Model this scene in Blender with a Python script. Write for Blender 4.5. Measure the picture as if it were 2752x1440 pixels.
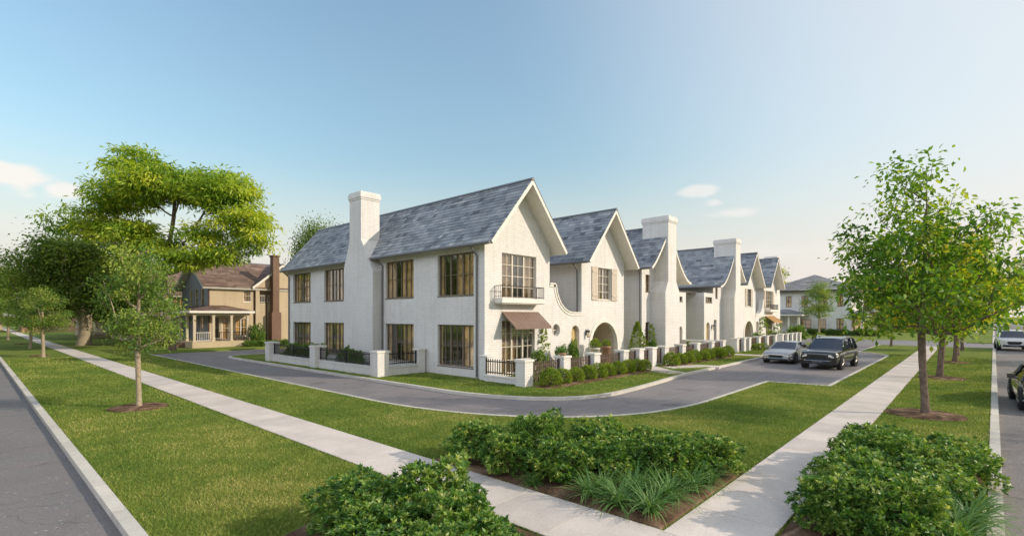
import bpy, math, random
import numpy as np
from mathutils import Vector
from mathutils.geometry import delaunay_2d_cdt

R = math.radians
scene = bpy.context.scene
for o in list(bpy.data.objects):
    bpy.data.objects.remove(o)

# ------------------------------------------------------------------ camera
cam_data = bpy.data.cameras.new('camera')
cam_data.sensor_width = 36.0
cam_data.lens = 17.48
cam_data.shift_y = 0.0472
cam_data.clip_start = 0.1
cam_data.clip_end = 6000
cam = bpy.data.objects.new('camera', cam_data)
cam.location = (0, 0, 2.8)
cam.rotation_euler = (R(90), 0, R(42.396 - 90))
scene.collection.objects.link(cam)
scene.camera = cam

# ------------------------------------------------------------------ exposure, sun, sky
scene.view_settings.view_transform = 'Standard'
scene.view_settings.look = 'None'
scene.view_settings.gamma = 1.0
scene.view_settings.exposure = 0.92
scene.cycles.max_bounces = 8
scene.cycles.transparent_max_bounces = 16

SUN_EL = 25.0
SUN_DIR = Vector((0.63, -1.0, 0.0)).normalized() * math.cos(R(SUN_EL)) + Vector((0, 0, math.sin(R(SUN_EL))))
sun_data = bpy.data.lights.new('sun', 'SUN')
sun_data.energy = 2.3
sun_data.angle = R(0.55)
sun_data.color = (0.91, 0.80, 0.655)
sun = bpy.data.objects.new('sun', sun_data)
sun.rotation_euler = (-SUN_DIR).to_track_quat('-Z', 'Y').to_euler()
sun.location = (30, -30, 40)
scene.collection.objects.link(sun)


def build_world():
    w = bpy.data.worlds.new('World')
    scene.world = w
    w.use_nodes = True
    nt = w.node_tree
    N, L = nt.nodes, nt.links
    N.clear()
    out = N.new('ShaderNodeOutputWorld')
    bg = N.new('ShaderNodeBackground')
    bg.inputs['Strength'].default_value = 0.15
    L.new(bg.outputs[0], out.inputs[0])
    sky = N.new('ShaderNodeTexSky')
    sky.sky_type = 'NISHITA'
    sky.sun_disc = False
    sky.sun_elevation = R(SUN_EL)
    sky.sun_rotation = math.atan2(SUN_DIR.x, SUN_DIR.y)
    sky.altitude = 100
    sky.air_density = 1.5
    sky.dust_density = 4.5
    sky.ozone_density = 3.0

    def M(op, a, b=None, c=None):
        n = N.new('ShaderNodeMath'); n.operation = op
        for i, v in enumerate((a, b, c)):
            if v is None: continue
            if isinstance(v, (int, float)): n.inputs[i].default_value = v
            else: L.new(v, n.inputs[i])
        return n.outputs[0]
    tc = N.new('ShaderNodeTexCoord')
    sep = N.new('ShaderNodeSeparateXYZ'); L.new(tc.outputs['Generated'], sep.inputs[0])
    az = M('ARCTAN2', sep.outputs[1], sep.outputs[0])
    el = M('ARCSINE', sep.outputs[2])
    noi = N.new('ShaderNodeTexNoise'); noi.inputs['Scale'].default_value = 16; noi.inputs['Detail'].default_value = 7
    mp = N.new('ShaderNodeMapping'); mp.inputs['Scale'].default_value = (1, 1, 2.4)
    L.new(tc.outputs['Generated'], mp.inputs[0]); L.new(mp.outputs[0], noi.inputs['Vector'])
    n0 = M('MULTIPLY', M('SUBTRACT', noi.outputs[0], 0.5), 2.0)
    total = None
    # azimuth, elevation, half widths (degrees), softness, strength
    for a0, e0, wa, we, sf, st in ((88.4, 11.3, 3.7, 1.45, 0.45, 0.95), (84.6, 10.6, 1.6, 0.8, 0.6, 0.85), (21.6, 13.25, 2.5, 0.75, 0.7, 0.6),
                                   (20.2, 12.0, 1.0, 0.5, 0.8, 0.5), (18.6, 10.7, 3.2, 0.55, 0.8, 0.5),
                                   (80.5, 7.6, 11.0, 1.5, 1.2, 0.55), (60, 5.5, 16, 1.6, 1.2, 0.4),
                                   (10, 6.5, 16.0, 1.6, 1.3, 0.4)):
        da = M('DIVIDE', M('SUBTRACT', az, R(a0)), R(wa)); de = M('DIVIDE', M('SUBTRACT', el, R(e0)), R(we))
        r = M('SQRT', M('ADD', M('MULTIPLY', da, da), M('MULTIPLY', de, de)))
        v = M('ADD', M('SUBTRACT', 1.0, r), M('MULTIPLY', n0, 0.9))
        ss = N.new('ShaderNodeMapRange'); ss.interpolation_type = 'SMOOTHSTEP'
        L.new(v, ss.inputs[0]); ss.inputs[1].default_value = 0.0; ss.inputs[2].default_value = sf
        ss.inputs[3].default_value = 0; ss.inputs[4].default_value = st
        total = ss.outputs[0] if total is None else M('MAXIMUM', total, ss.outputs[0])
    # pale haze along the horizon
    hz = N.new('ShaderNodeMapRange'); hz.interpolation_type = 'SMOOTHSTEP'; L.new(el, hz.inputs[0])
    hz.inputs[1].default_value = R(18); hz.inputs[2].default_value = R(0); hz.inputs[3].default_value = 0; hz.inputs[4].default_value = 0.95
    hazec = N.new('ShaderNodeMix'); hazec.data_type = 'RGBA'; L.new(hz.outputs[0], hazec.inputs[0])
    hazec.inputs[7].default_value = (3.25, 3.0, 2.82, 1)
    # whiter sky toward the low sun
    dt = N.new('ShaderNodeVectorMath'); dt.operation = 'DOT_PRODUCT'; L.new(tc.outputs['Generated'], dt.inputs[0]); dt.inputs[1].default_value = tuple(SUN_DIR)
    gw = N.new('ShaderNodeMapRange'); gw.interpolation_type = 'SMOOTHSTEP'; L.new(dt.outputs['Value'], gw.inputs[0])
    gw.inputs[1].default_value = 0.0; gw.inputs[2].default_value = 0.8; gw.inputs[3].default_value = 0; gw.inputs[4].default_value = 0.85
    glow = N.new('ShaderNodeMix'); glow.data_type = 'RGBA'; L.new(gw.outputs[0], glow.inputs[0]); glow.inputs[7].default_value = (2.75, 2.85, 2.95, 1)
    # a bank of bright cloud added behind the viewpoint, unseen, to fill the shaded walls
    fill_mask = None
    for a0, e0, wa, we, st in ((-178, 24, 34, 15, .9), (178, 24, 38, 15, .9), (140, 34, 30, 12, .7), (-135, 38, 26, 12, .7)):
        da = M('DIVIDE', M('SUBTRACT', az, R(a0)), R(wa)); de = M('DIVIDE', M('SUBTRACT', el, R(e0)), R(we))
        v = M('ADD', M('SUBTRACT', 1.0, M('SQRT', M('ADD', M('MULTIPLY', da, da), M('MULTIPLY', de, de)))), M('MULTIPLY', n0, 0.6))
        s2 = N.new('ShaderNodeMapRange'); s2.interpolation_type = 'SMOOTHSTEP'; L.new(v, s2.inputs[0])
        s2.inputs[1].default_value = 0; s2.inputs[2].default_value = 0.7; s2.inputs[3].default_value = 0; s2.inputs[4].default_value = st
        fill_mask = s2.outputs[0] if fill_mask is None else M('MAXIMUM', fill_mask, s2.outputs[0])
    fill_bank = N.new('ShaderNodeMix'); fill_bank.data_type = 'RGBA'; L.new(fill_mask, fill_bank.inputs[0]); fill_bank.inputs[7].default_value = (12.0, 12.0, 13.6, 1)
    hs = N.new('ShaderNodeHueSaturation'); hs.inputs['Saturation'].default_value = 0.97
    tint = N.new('ShaderNodeMix'); tint.data_type = 'RGBA'; tint.blend_type = 'MULTIPLY'; tint.inputs[0].default_value = 1
    tint.inputs[7].default_value = (0.84, 0.90, 0.845, 1)
    L.new(sky.outputs[0], tint.inputs[6]); L.new(tint.outputs[2], hs.inputs['Color'])
    mix = N.new('ShaderNodeMix'); mix.data_type = 'RGBA'
    L.new(hs.outputs[0], glow.inputs[6]); L.new(glow.outputs[2], hazec.inputs[6]); L.new(hazec.outputs[2], fill_bank.inputs[6]); L.new(total, mix.inputs[0]); L.new(fill_bank.outputs[2], mix.inputs[6])
    mix.inputs[7].default_value = (3.45, 3.3, 3.1, 1)
    L.new(mix.outputs[2], bg.inputs['Color'])


build_world()

# ------------------------------------------------------------------ helpers
COL = scene.collection


def tag(o, label=None, cat=None, group=None, kind=None):
    if label: o['label'] = label
    if cat: o['category'] = cat
    if group: o['group'] = group
    if kind: o['kind'] = kind
    return o


def thing(name, label, cat, loc=(0, 0, 0), group=None, rz=0.0):
    o = bpy.data.objects.new(name, None)
    o.empty_display_size = 0.3
    o.location = loc
    o.rotation_euler = (0, 0, rz)
    COL.objects.link(o)
    return tag(o, label, cat, group)


ORG = {}          # top-level origin of every child, so that meshes can be written in world coordinates


class MB:
    def __init__(s):
        s.v = []; s.f = []; s.t = []; s.tone = 0.5

    def face(s, pts):
        i = len(s.v)
        s.v += [tuple(p) for p in pts]; s.f.append(tuple(range(i, i + len(pts)))); s.t += [s.tone] * len(pts)

    def box(s, a, b):
        x0, x1 = sorted((a[0], b[0])); y0, y1 = sorted((a[1], b[1])); z0, z1 = sorted((a[2], b[2]))
        i = len(s.v)
        s.v += [(x0, y0, z0), (x1, y0, z0), (x1, y1, z0), (x0, y1, z0), (x0, y0, z1), (x1, y0, z1), (x1, y1, z1), (x0, y1, z1)]
        s.t += [s.tone] * 8
        for q in ((0, 3, 2, 1), (4, 5, 6, 7), (0, 1, 5, 4), (1, 2, 6, 5), (2, 3, 7, 6), (3, 0, 4, 7)):
            s.f.append(tuple(i + k for k in q))

    def prism(s, pts, M, d0, d1):
        """closed outline pts (u,w) pushed from depth d0 to d1 through the mapping M(u,w,d)"""
        n = len(pts); i = len(s.v)
        s.v += [tuple(M(u, w, d0)) for u, w in pts] + [tuple(M(u, w, d1)) for u, w in pts]
        s.t += [s.tone] * (2 * n)
        for k in range(n):
            j = (k + 1) % n
            s.f.append((i + k, i + j, i + n + j, i + n + k))
        s.f.append(tuple(i + k for k in range(n))); s.f.append(tuple(i + n + k for k in reversed(range(n))))

    def tube(s, path, rad, n=8, cap=True):
        path = [Vector(p) for p in path]
        if not isinstance(rad, (list, tuple)): rad = [rad] * len(path)
        rings = []
        for k, p in enumerate(path):
            d = (path[min(k + 1, len(path) - 1)] - path[max(k - 1, 0)]).normalized()
            ref = Vector((0, 0, 1)) if abs(d.z) < 0.9 else Vector((1, 0, 0))
            a = d.cross(ref).normalized(); b = d.cross(a)
            i = len(s.v)
            for q in range(n):
                t = 2 * math.pi * q / n
                s.v.append(tuple(p + (a * math.cos(t) + b * math.sin(t)) * rad[k])); s.t.append(s.tone)
            rings.append(i)
        for k in range(len(rings) - 1):
            for q in range(n):
                r = (q + 1) % n
                s.f.append((rings[k] + q, rings[k] + r, rings[k + 1] + r, rings[k + 1] + q))
        if cap:
            s.f.append(tuple(rings[0] + q for q in reversed(range(n)))); s.f.append(tuple(rings[-1] + q for q in range(n)))

    def panel(s, M, outer, holes=(), reveal=0.15):
        """flat wall outline with cut openings and their reveals"""
        loops = [list(outer)] + [list(h) for h in holes]
        P = []; E = []
        for lp in loops:
            i = len(P); n = len(lp)
            P += [Vector((u, w)) for u, w in lp]
            E += [(i + k, i + (k + 1) % n) for k in range(n)]
        vo, _, fo, _, _, _ = delaunay_2d_cdt(P, E, [], 0, 1e-6)

        def inside(pt, lp):
            c = False; n = len(lp); x, y = pt
            for k in range(n):
                (x0, y0), (x1, y1) = lp[k], lp[(k + 1) % n]
                if (y0 > y) != (y1 > y) and x < (x1 - x0) * (y - y0) / (y1 - y0) + x0: c = not c
            return c
        i = len(s.v)
        s.v += [tuple(M(p.x, p.y, 0)) for p in vo]; s.t += [s.tone] * len(vo)
        for f in fo:
            c = (sum(vo[k].x for k in f) / len(f), sum(vo[k].y for k in f) / len(f))
            if inside(c, loops[0]) and not any(inside(c, h) for h in loops[1:]):
                s.f.append(tuple(i + k for k in f))
        for h in loops[1:]:
            for k in range(len(h)):
                a, b = h[k], h[(k + 1) % len(h)]
                s.face([M(*a, 0), M(*b, 0), M(*b, reveal), M(*a, reveal)])

    def build(s, name, mat, parent=None, smooth=False, org=None):
        me = bpy.data.meshes.new(name)
        if org is None:
            org = ORG.get(parent.name, tuple(parent.location)) if parent else (0, 0, 0)
        ox, oy, oz = org
        me.from_pydata([(x - ox, y - oy, z - oz) for x, y, z in s.v], [], s.f)
        at = me.attributes.new('tone', 'FLOAT', 'POINT')
        at.data.foreach_set('value', np.array(s.t, dtype=np.float32))
        me.materials.append(mat)
        if smooth: me.shade_smooth()
        o = bpy.data.objects.new(name, me)
        COL.objects.link(o)
        if parent:
            o.parent = parent; ORG[o.name] = org
        else:
            o.location = org
        return o


def np_object(name, V, F, mat, tone=None, parent=None, smooth=False):
    """mesh from numpy arrays, F of shape (n,3) or (n,4)"""
    me = bpy.data.meshes.new(name)
    n, k = F.shape
    me.vertices.add(len(V)); me.vertices.foreach_set('co', np.ascontiguousarray(V, dtype=np.float32).ravel())
    me.loops.add(n * k); me.loops.foreach_set('vertex_index', np.ascontiguousarray(F, dtype=np.int32).ravel())
    me.polygons.add(n); me.polygons.foreach_set('loop_start', np.arange(0, n * k, k, dtype=np.int32))
    me.update(calc_edges=True)
    if tone is not None:
        at = me.attributes.new('tone', 'FLOAT', 'POINT'); at.data.foreach_set('value', np.ascontiguousarray(tone, dtype=np.float32))
    me.materials.append(mat)
    if smooth: me.shade_smooth()
    o = bpy.data.objects.new(name, me)
    COL.objects.link(o)
    if parent: o.parent = parent
    return o


def copy_tree(o, parent=None):
    c = o.copy(); COL.objects.link(c)
    if parent: c.parent = parent
    for ch in list(o.children): copy_tree(ch, c)
    return c


def rect(u0, u1, w0, w1): return [(u0, w0), (u1, w0), (u1, w1), (u0, w1)]


def arch(u0, u1, w0, w1, n=14):
    """opening with a half round (or flattened) head"""
    r = (u1 - u0) / 2; c = (u0 + u1) / 2; zs = max(w0, w1 - r); ry = w1 - zs
    return [(u0, w0), (u1, w0)] + [(c + r * math.cos(t), zs + ry * math.sin(t)) for t in np.linspace(0, math.pi, n)]


def circle(u, w, r, n=20, ry=None): return [(u + r * math.cos(t), w + (ry or r) * math.sin(t)) for t in np.linspace(0, 2 * math.pi, n, endpoint=False)]


def facX(xf): return lambda u, w, d: (xf + d, u, w)      # facade looking towards -X
def facY(yf): return lambda u, w, d: (u, yf + d, w)      # facade looking towards -Y


# ------------------------------------------------------------------ materials
def mat_base(name, rough=0.6, spec=0.3):
    m = bpy.data.materials.new(name); m.use_nodes = True
    nt = m.node_tree; b = nt.nodes['Principled BSDF']
    b.inputs['Roughness'].default_value = rough
    b.inputs['Specular IOR Level'].default_value = spec
    return m, nt.nodes, nt.links, b


def mth(N, L, op, a, b=None):
    n = N.new('ShaderNodeMath'); n.operation = op
    for i, v in enumerate((a, b)):
        if v is None: continue
        if isinstance(v, (int, float)): n.inputs[i].default_value = v
        else: L.new(v, n.inputs[i])
    return n.outputs[0]


def noise(N, L, vec, scale, detail=4, rough=0.55):
    n = N.new('ShaderNodeTexNoise'); n.inputs['Scale'].default_value = scale; n.inputs['Detail'].default_value = detail
    n.inputs['Roughness'].default_value = rough
    if vec is not None: L.new(vec, n.inputs['Vector'])
    return n.outputs[0]


def ramp(N, L, fac, stops):
    r = N.new('ShaderNodeValToRGB'); e = r.color_ramp.elements
    while len(e) < len(stops): e.new(0.5)
    for el, (p, c) in zip(e, stops):
        el.position = p; el.color = (*c, 1)
    L.new(fac, r.inputs[0]); return r.outputs[0]


def mixc(N, L, fac, a, b, mode='MIX'):
    n = N.new('ShaderNodeMix'); n.data_type = 'RGBA'; n.blend_type = mode
    for sock, v in ((n.inputs[0], fac), (n.inputs[6], a), (n.inputs[7], b)):
        if isinstance(v, (int, float)): sock.default_value = v
        elif isinstance(v, tuple): sock.default_value = (*v, 1)
        else: L.new(v, sock)
    return n.outputs[2]


def bump(N, L, b, h, strength=0.3, dist=0.02):
    n = N.new('ShaderNodeBump'); n.inputs['Strength'].default_value = strength; n.inputs['Distance'].default_value = dist
    L.new(h, n.inputs['Height']); L.new(n.outputs[0], b.inputs['Normal'])


def pos(N): return N.new('ShaderNodeNewGeometry').outputs['Position']


def m_brick(name, c1, c2, cm, rough=0.75, bs=0.5):
    m, N, L, b = mat_base(name, rough, 0.2)
    p = pos(N); s = N.new('ShaderNodeSeparateXYZ'); L.new(p, s.inputs[0])
    c = N.new('ShaderNodeCombineXYZ'); L.new(mth(N, L, 'ADD', s.outputs[0], s.outputs[1]), c.inputs[0]); L.new(s.outputs[2], c.inputs[1])
    bt = N.new('ShaderNodeTexBrick'); L.new(c.outputs[0], bt.inputs['Vector'])
    bt.inputs['Scale'].default_value = 1; bt.inputs['Brick Width'].default_value = 0.30; bt.inputs['Row Height'].default_value = 0.1
    bt.inputs['Mortar Size'].default_value = 0.011; bt.inputs['Mortar Smooth'].default_value = 0.3
    bt.inputs['Color1'].default_value = (*c1, 1); bt.inputs['Color2'].default_value = (*c2, 1); bt.inputs['Mortar'].default_value = (*cm, 1)
    n1 = noise(N, L, p, 0.7, 5); n2 = noise(N, L, p, 9, 3)
    col = mixc(N, L, 1.0, bt.outputs[0], ramp(N, L, n1, ((0.3, (0.90, 0.90, 0.89)), (0.7, (1, 1, 1)))), 'MULTIPLY')
    col = mixc(N, L, 1.0, col, ramp(N, L, n2, ((0.3, (0.93, 0.92, 0.91)), (0.7, (1, 1, 1)))), 'MULTIPLY')
    sm = N.new('ShaderNodeMapping'); sm.inputs['Scale'].default_value = (2.2, 2.2, 0.16); L.new(p, sm.inputs[0])
    col = mixc(N, L, 1.0, col, ramp(N, L, noise(N, L, sm.outputs[0], 1.6, 6, 0.65), ((0.33, (0.91, 0.905, 0.89)), (0.52, (1, 1, 1)))), 'MULTIPLY')
    L.new(col, b.inputs['Base Color'])
    h = mth(N, L, 'ADD', mth(N, L, 'MULTIPLY', bt.outputs['Fac'], -1.0), mth(N, L, 'MULTIPLY', n2, 0.5))
    bump(N, L, b, h, bs, 0.012)
    return m


def m_plain(name, col, rough=0.6, var=0.12, scale=6, spec=0.3, metal=0.0, bs=0.0):
    m, N, L, b = mat_base(name, rough, spec)
    p = N.new('ShaderNodeTexCoord').outputs['Object']
    n = noise(N, L, p, scale, 5)
    lo = tuple(c * (1 - var) for c in col); hi = tuple(min(1, c * (1 + var)) for c in col)
    L.new(ramp(N, L, n, ((0.3, lo), (0.7, hi))), b.inputs['Base Color'])
    b.inputs['Metallic'].default_value = metal
    if bs: bump(N, L, b, noise(N, L, p, scale * 8, 4), bs, 0.01)
    return m


def m_tone(name, stops, rough=0.7, spec=0.2, nscale=0, nvar=0.25, bs=0.0):
    """colour picked per piece by the stored tone value"""
    m, N, L, b = mat_base(name, rough, spec)
    a = N.new('ShaderNodeAttribute'); a.attribute_name = 'tone'
    col = ramp(N, L, a.outputs['Fac'], stops)
    if nscale:
        n = noise(N, L, pos(N), nscale, 6)
        col = mixc(N, L, 1.0, col, ramp(N, L, n, ((0.25, (1 - nvar,) * 3), (0.75, (1 + nvar * 0.4,) * 3))), 'MULTIPLY')
        if bs: bump(N, L, b, n, bs, 0.01)
    L.new(col, b.inputs['Base Color'])
    return m


def m_leaf(name, stops, rough=0.5, trans=0.35, tcol=(1.25, 1.2, 0.45), spec=0.3):
    m, N, L, b = mat_base(name, rough, spec)
    a = N.new('ShaderNodeAttribute'); a.attribute_name = 'tone'
    col = ramp(N, L, a.outputs['Fac'], stops)
    L.new(col, b.inputs['Base Color'])
    t = N.new('ShaderNodeBsdfTranslucent'); L.new(mixc(N, L, 1.0, col, tcol, 'MULTIPLY'), t.inputs[0])
    mx = N.new('ShaderNodeMixShader'); mx.inputs[0].default_value = trans
    L.new(b.outputs[0], mx.inputs[1]); L.new(t.outputs[0], mx.inputs[2])
    L.new(mx.outputs[0], N['Material Output'].inputs[0])
    return m


def m_glass(name, tint=(0.75, 0.72, 0.66), refl=0.5, ref_col=(0.9, 0.9, 0.9)):
    m = bpy.data.materials.new(name); m.use_nodes = True
    N, L = m.node_tree.nodes, m.node_tree.links
    N.remove(N['Principled BSDF'])
    tr = N.new('ShaderNodeBsdfTransparent'); tr.inputs[0].default_value = (*tint, 1)
    gl = N.new('ShaderNodeBsdfGlossy'); gl.inputs['Color'].default_value = (*ref_col, 1); gl.inputs['Roughness'].default_value = 0.015
    lw = N.new('ShaderNodeLayerWeight'); lw.inputs['Blend'].default_value = 0.5
    fr = mth(N, L, 'ADD', mth(N, L, 'MULTIPLY', mth(N, L, 'POWER', lw.outputs['Facing'], 4.0), 0.85), refl)
    bm = N.new('ShaderNodeBump'); bm.inputs['Strength'].default_value = 0.08; bm.inputs['Distance'].default_value = 0.02
    L.new(noise(N, L, pos(N), 1.6, 2), bm.inputs['Height']); L.new(bm.outputs[0], gl.inputs['Normal'])
    mx = N.new('ShaderNodeMixShader')
    L.new(fr, mx.inputs[0]); L.new(tr.outputs[0], mx.inputs[1]); L.new(gl.outputs[0], mx.inputs[2])
    L.new(mx.outputs[0], N['Material Output'].inputs[0])
    return m


def m_asphalt(name, dark, light, warm):
    m, N, L, b = mat_base(name, 0.72, 0.35)
    p = pos(N)
    big = noise(N, L, p, 0.35, 5); fine = noise(N, L, p, 32, 4, 0.75)
    s = N.new('ShaderNodeMapping'); s.inputs['Scale'].default_value = (0.25, 2.2, 1); L.new(p, s.inputs[0])
    streak = noise(N, L, s.outputs[0], 1.3, 4)
    col = ramp(N, L, big, ((0.3, dark), (0.7, light)))
    col = mixc(N, L, mth(N, L, 'MULTIPLY', streak, 0.45), col, warm)
    col = mixc(N, L, 1.0, col, ramp(N, L, fine, ((0.28, (0.6,) * 3), (0.5, (1.0,) * 3), (0.62, (1.15, 1.13, 1.1)), (0.72, (2.1, 2.05, 1.95)))), 'MULTIPLY')
    vo = N.new('ShaderNodeTexVoronoi'); vo.feature = 'DISTANCE_TO_EDGE'; vo.inputs['Scale'].default_value = 0.45
    nd = N.new('ShaderNodeVectorMath'); nd.operation = 'ADD'
    nz = N.new('ShaderNodeTexNoise'); nz.inputs['Scale'].default_value = 1.2; nz.inputs['Detail'].default_value = 5; L.new(p, nz.inputs['Vector'])
    L.new(p, nd.inputs[0]); L.new(nz.outputs['Color'], nd.inputs[1]); L.new(nd.outputs[0], vo.inputs['Vector'])
    crack = ramp(N, L, vo.outputs['Distance'], ((0.0, (0.55,) * 3), (0.012, (1,) * 3)))
    col = mixc(N, L, 0.55, col, crack, 'MULTIPLY')
    pv = N.new('ShaderNodeTexVoronoi'); pv.inputs['Scale'].default_value = 11; L.new(p, pv.inputs['Vector'])
    sp_ = N.new('ShaderNodeSeparateXYZ'); L.new(pv.outputs['Color'], sp_.inputs[0])
    fleck = mth(N, L, 'MULTIPLY', mth(N, L, 'LESS_THAN', pv.outputs['Distance'], 0.2), mth(N, L, 'GREATER_THAN', sp_.outputs[0], 0.78))
    col = mixc(N, L, mth(N, L, 'MULTIPLY', fleck, 0.55), col, (0.5, 0.47, 0.43))
    st_ = noise(N, L, p, 0.8, 6, 0.6)
    col = mixc(N, L, 1.0, col, ramp(N, L, st_, ((0.30, (0.66,) * 3), (0.42, (0.97,) * 3), (0.62, (1.0,) * 3), (0.75, (1.16, 1.14, 1.12)))), 'MULTIPLY')
    L.new(col, b.inputs['Base Color'])
    L.new(ramp(N, L, streak, ((0.3, (0.5,) * 3), (0.7, (0.8,) * 3))), b.inputs['Roughness'])
    bump(N, L, b, fine, 0.8, 0.01)
    return m


def m_concrete(name, c, var=0.12):
    m, N, L, b = mat_base(name, 0.85, 0.15)
    p = pos(N); a = N.new('ShaderNodeAttribute'); a.attribute_name = 'tone'
    n1 = noise(N, L, p, 1.1, 6); n2 = noise(N, L, p, 30, 4)
    s = N.new('ShaderNodeMapping'); s.inputs['Scale'].default_value = (6, 6, 1); L.new(p, s.inputs[0])
    col = ramp(N, L, n1, ((0.3, tuple(x * (1 - var) for x in c)), (0.7, tuple(min(1, x * (1 + var)) for x in c))))
    col = mixc(N, L, 1.0, col, ramp(N, L, n2, ((0.3, (0.88,) * 3), (0.7, (1.04,) * 3))), 'MULTIPLY')
    col = mixc(N, L, 1.0, col, ramp(N, L, a.outputs['Fac'], ((0, (0.87, 0.87, 0.87)), (1, (1.05, 1.04, 1.02)))), 'MULTIPLY')
    L.new(col, b.inputs['Base Color']); bump(N, L, b, n2, 0.25, 0.005)
    return m


def m_lawn(name):
    m, N, L, b = mat_base(name, 0.9, 0.1)
    p = pos(N)
    n1 = noise(N, L, p, 0.3, 6); n2 = noise(N, L, p, 1.7, 6); n3 = noise(N, L, p, 45, 4, 0.75)
    col = ramp(N, L, n1, ((0.32, (0.10, 0.18, 0.03)), (0.68, (0.215, 0.262, 0.05))))
    col = mixc(N, L, mth(N, L, 'MULTIPLY', n2, 0.5), col, (0.225, 0.225, 0.05))
    col = mixc(N, L, 1.0, col, ramp(N, L, n3, ((0.28, (0.5, 0.52, 0.5)), (0.55, (1,) * 3), (0.8, (1.3, 1.3, 1.15)))), 'MULTIPLY')
    L.new(col, b.inputs['Base Color']); bump(N, L, b, n3, 0.8, 0.04)
    return m


WHITE = m_brick('painted white brick', (0.77, 0.745, 0.72), (0.73, 0.705, 0.68), (0.645, 0.62, 0.595))
CREAM = m_plain('cream painted trim', (0.70, 0.66, 0.60), 0.6, 0.05, 4)
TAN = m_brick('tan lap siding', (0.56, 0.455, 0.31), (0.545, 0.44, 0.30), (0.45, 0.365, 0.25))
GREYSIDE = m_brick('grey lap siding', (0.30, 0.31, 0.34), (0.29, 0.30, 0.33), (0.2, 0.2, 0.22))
BLUESIDE = m_brick('pale blue painted brick', (0.75, 0.73, 0.68), (0.73, 0.71, 0.66), (0.66, 0.64, 0.6))
SALMON = m_brick('salmon brick', (0.58, 0.32, 0.21), (0.50, 0.27, 0.17), (0.52, 0.40, 0.32))
SLATE = m_tone('slate shingles', ((0.0, (0.12, 0.13, 0.145)), (0.35, (0.245, 0.26, 0.28)), (0.7, (0.35, 0.36, 0.37)), (1.0, (0.52, 0.50, 0.48))), 0.62, 0.35, 1.2, 0.35, 0.4)
SLATE_FAR = m_tone('grey shingles', ((0.0, (0.20, 0.195, 0.20)), (1.0, (0.36, 0.345, 0.34))), 0.7, 0.3, 1.5, 0.3)
BROWNROOF = m_tone('brown shingles', ((0.0, (0.13, 0.085, 0.065)), (0.5, (0.21, 0.145, 0.115)), (1.0, (0.32, 0.23, 0.19))), 0.8, 0.2, 0.8, 0.3, 0.3)
BRONZE = m_plain('dark bronze metal', (0.035, 0.029, 0.026), 0.45, 0.2, 8, 0.5)
IRON = m_plain('black iron', (0.018, 0.017, 0.019), 0.4, 0.2, 8, 0.5)
PICKET = m_plain('brown stained picket', (0.10, 0.066, 0.05), 0.65, 0.3, 5)
GUTTER = m_plain('grey metal gutter', (0.15, 0.145, 0.145), 0.4, 0.1, 5, 0.5)
FRAME_D = m_plain('bronze window frame', (0.17, 0.135, 0.095), 0.5, 0.15, 5)
FRAME_L = m_plain('pale window frame', (0.62, 0.56, 0.47), 0.5, 0.08, 5)
SHUT = m_plain('greige shutter', (0.55, 0.47, 0.39), 0.6, 0.08, 9)
CURTAIN = m_plain('linen curtain', (0.72, 0.54, 0.32), 0.9, 0.4, 2.2)
CURT_D = m_plain('brown curtain', (0.60, 0.44, 0.25), 0.9, 0.45, 2.0)
GLASS = m_glass('window glass', (0.93, 0.88, 0.78), 0.2)
GLASS_D = m_glass('dark window glass', (0.12, 0.13, 0.14), 0.15)
COPPER = m_plain('brown standing seam metal', (0.20, 0.135, 0.105), 0.55, 0.1, 3, 0.35)
ORANGE = m_plain('amber canvas', (0.40, 0.235, 0.095), 0.8, 0.15, 4)
DOOR = m_plain('pale oak door', (0.52, 0.37, 0.17), 0.6, 0.2, 3, 0.3)
DARKWOOD = m_plain('dark brown timber', (0.12, 0.07, 0.045), 0.7, 0.25, 4)
CURT_N = m_plain('brown linen blind', (0.36, 0.27, 0.18), 0.9, 0.4, 2.4)
INNER = m_plain('interior plaster', (0.40, 0.33, 0.26), 0.9, 0.1, 2)
LIMESTONE = m_plain('limestone', (0.70, 0.66, 0.59), 0.8, 0.1, 7, 0.2, 0, 0.2)
LAMPGLASS = m_plain('lantern glass', (0.75, 0.62, 0.4), 0.2, 0.1, 5, 0.5)
TERRA = m_plain('terracotta pot', (0.36, 0.2, 0.13), 0.8, 0.15, 7)
STONEPOT = m_plain('pale stone pot', (0.62, 0.57, 0.5), 0.8, 0.12, 7)
LAWN = m_lawn('lawn turf')
ROAD = m_asphalt('street asphalt', (0.15, 0.138, 0.138), (0.205, 0.185, 0.18), (0.27, 0.225, 0.20))
LANE = m_asphalt('lane asphalt', (0.155, 0.145, 0.158), (0.215, 0.198, 0.20), (0.31, 0.26, 0.23))
WALK = m_concrete('broomed concrete', (0.62, 0.55, 0.50))
KERB = m_concrete('kerb concrete', (0.58, 0.54, 0.48))
MULCH = m_tone('bark mulch', ((0, (0.06, 0.034, 0.02)), (0.5, (0.16, 0.095, 0.06)), (1, (0.32, 0.21, 0.14))), 0.95, 0.1, 25, 0.5, 0.8)
BARK = m_plain('brown bark', (0.17, 0.125, 0.095), 0.9, 0.4, 9, 0.1, 0, 0.6)
BARK_L = m_plain('pale bark', (0.33, 0.27, 0.19), 0.9, 0.3, 12, 0.1, 0, 0.5)

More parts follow.
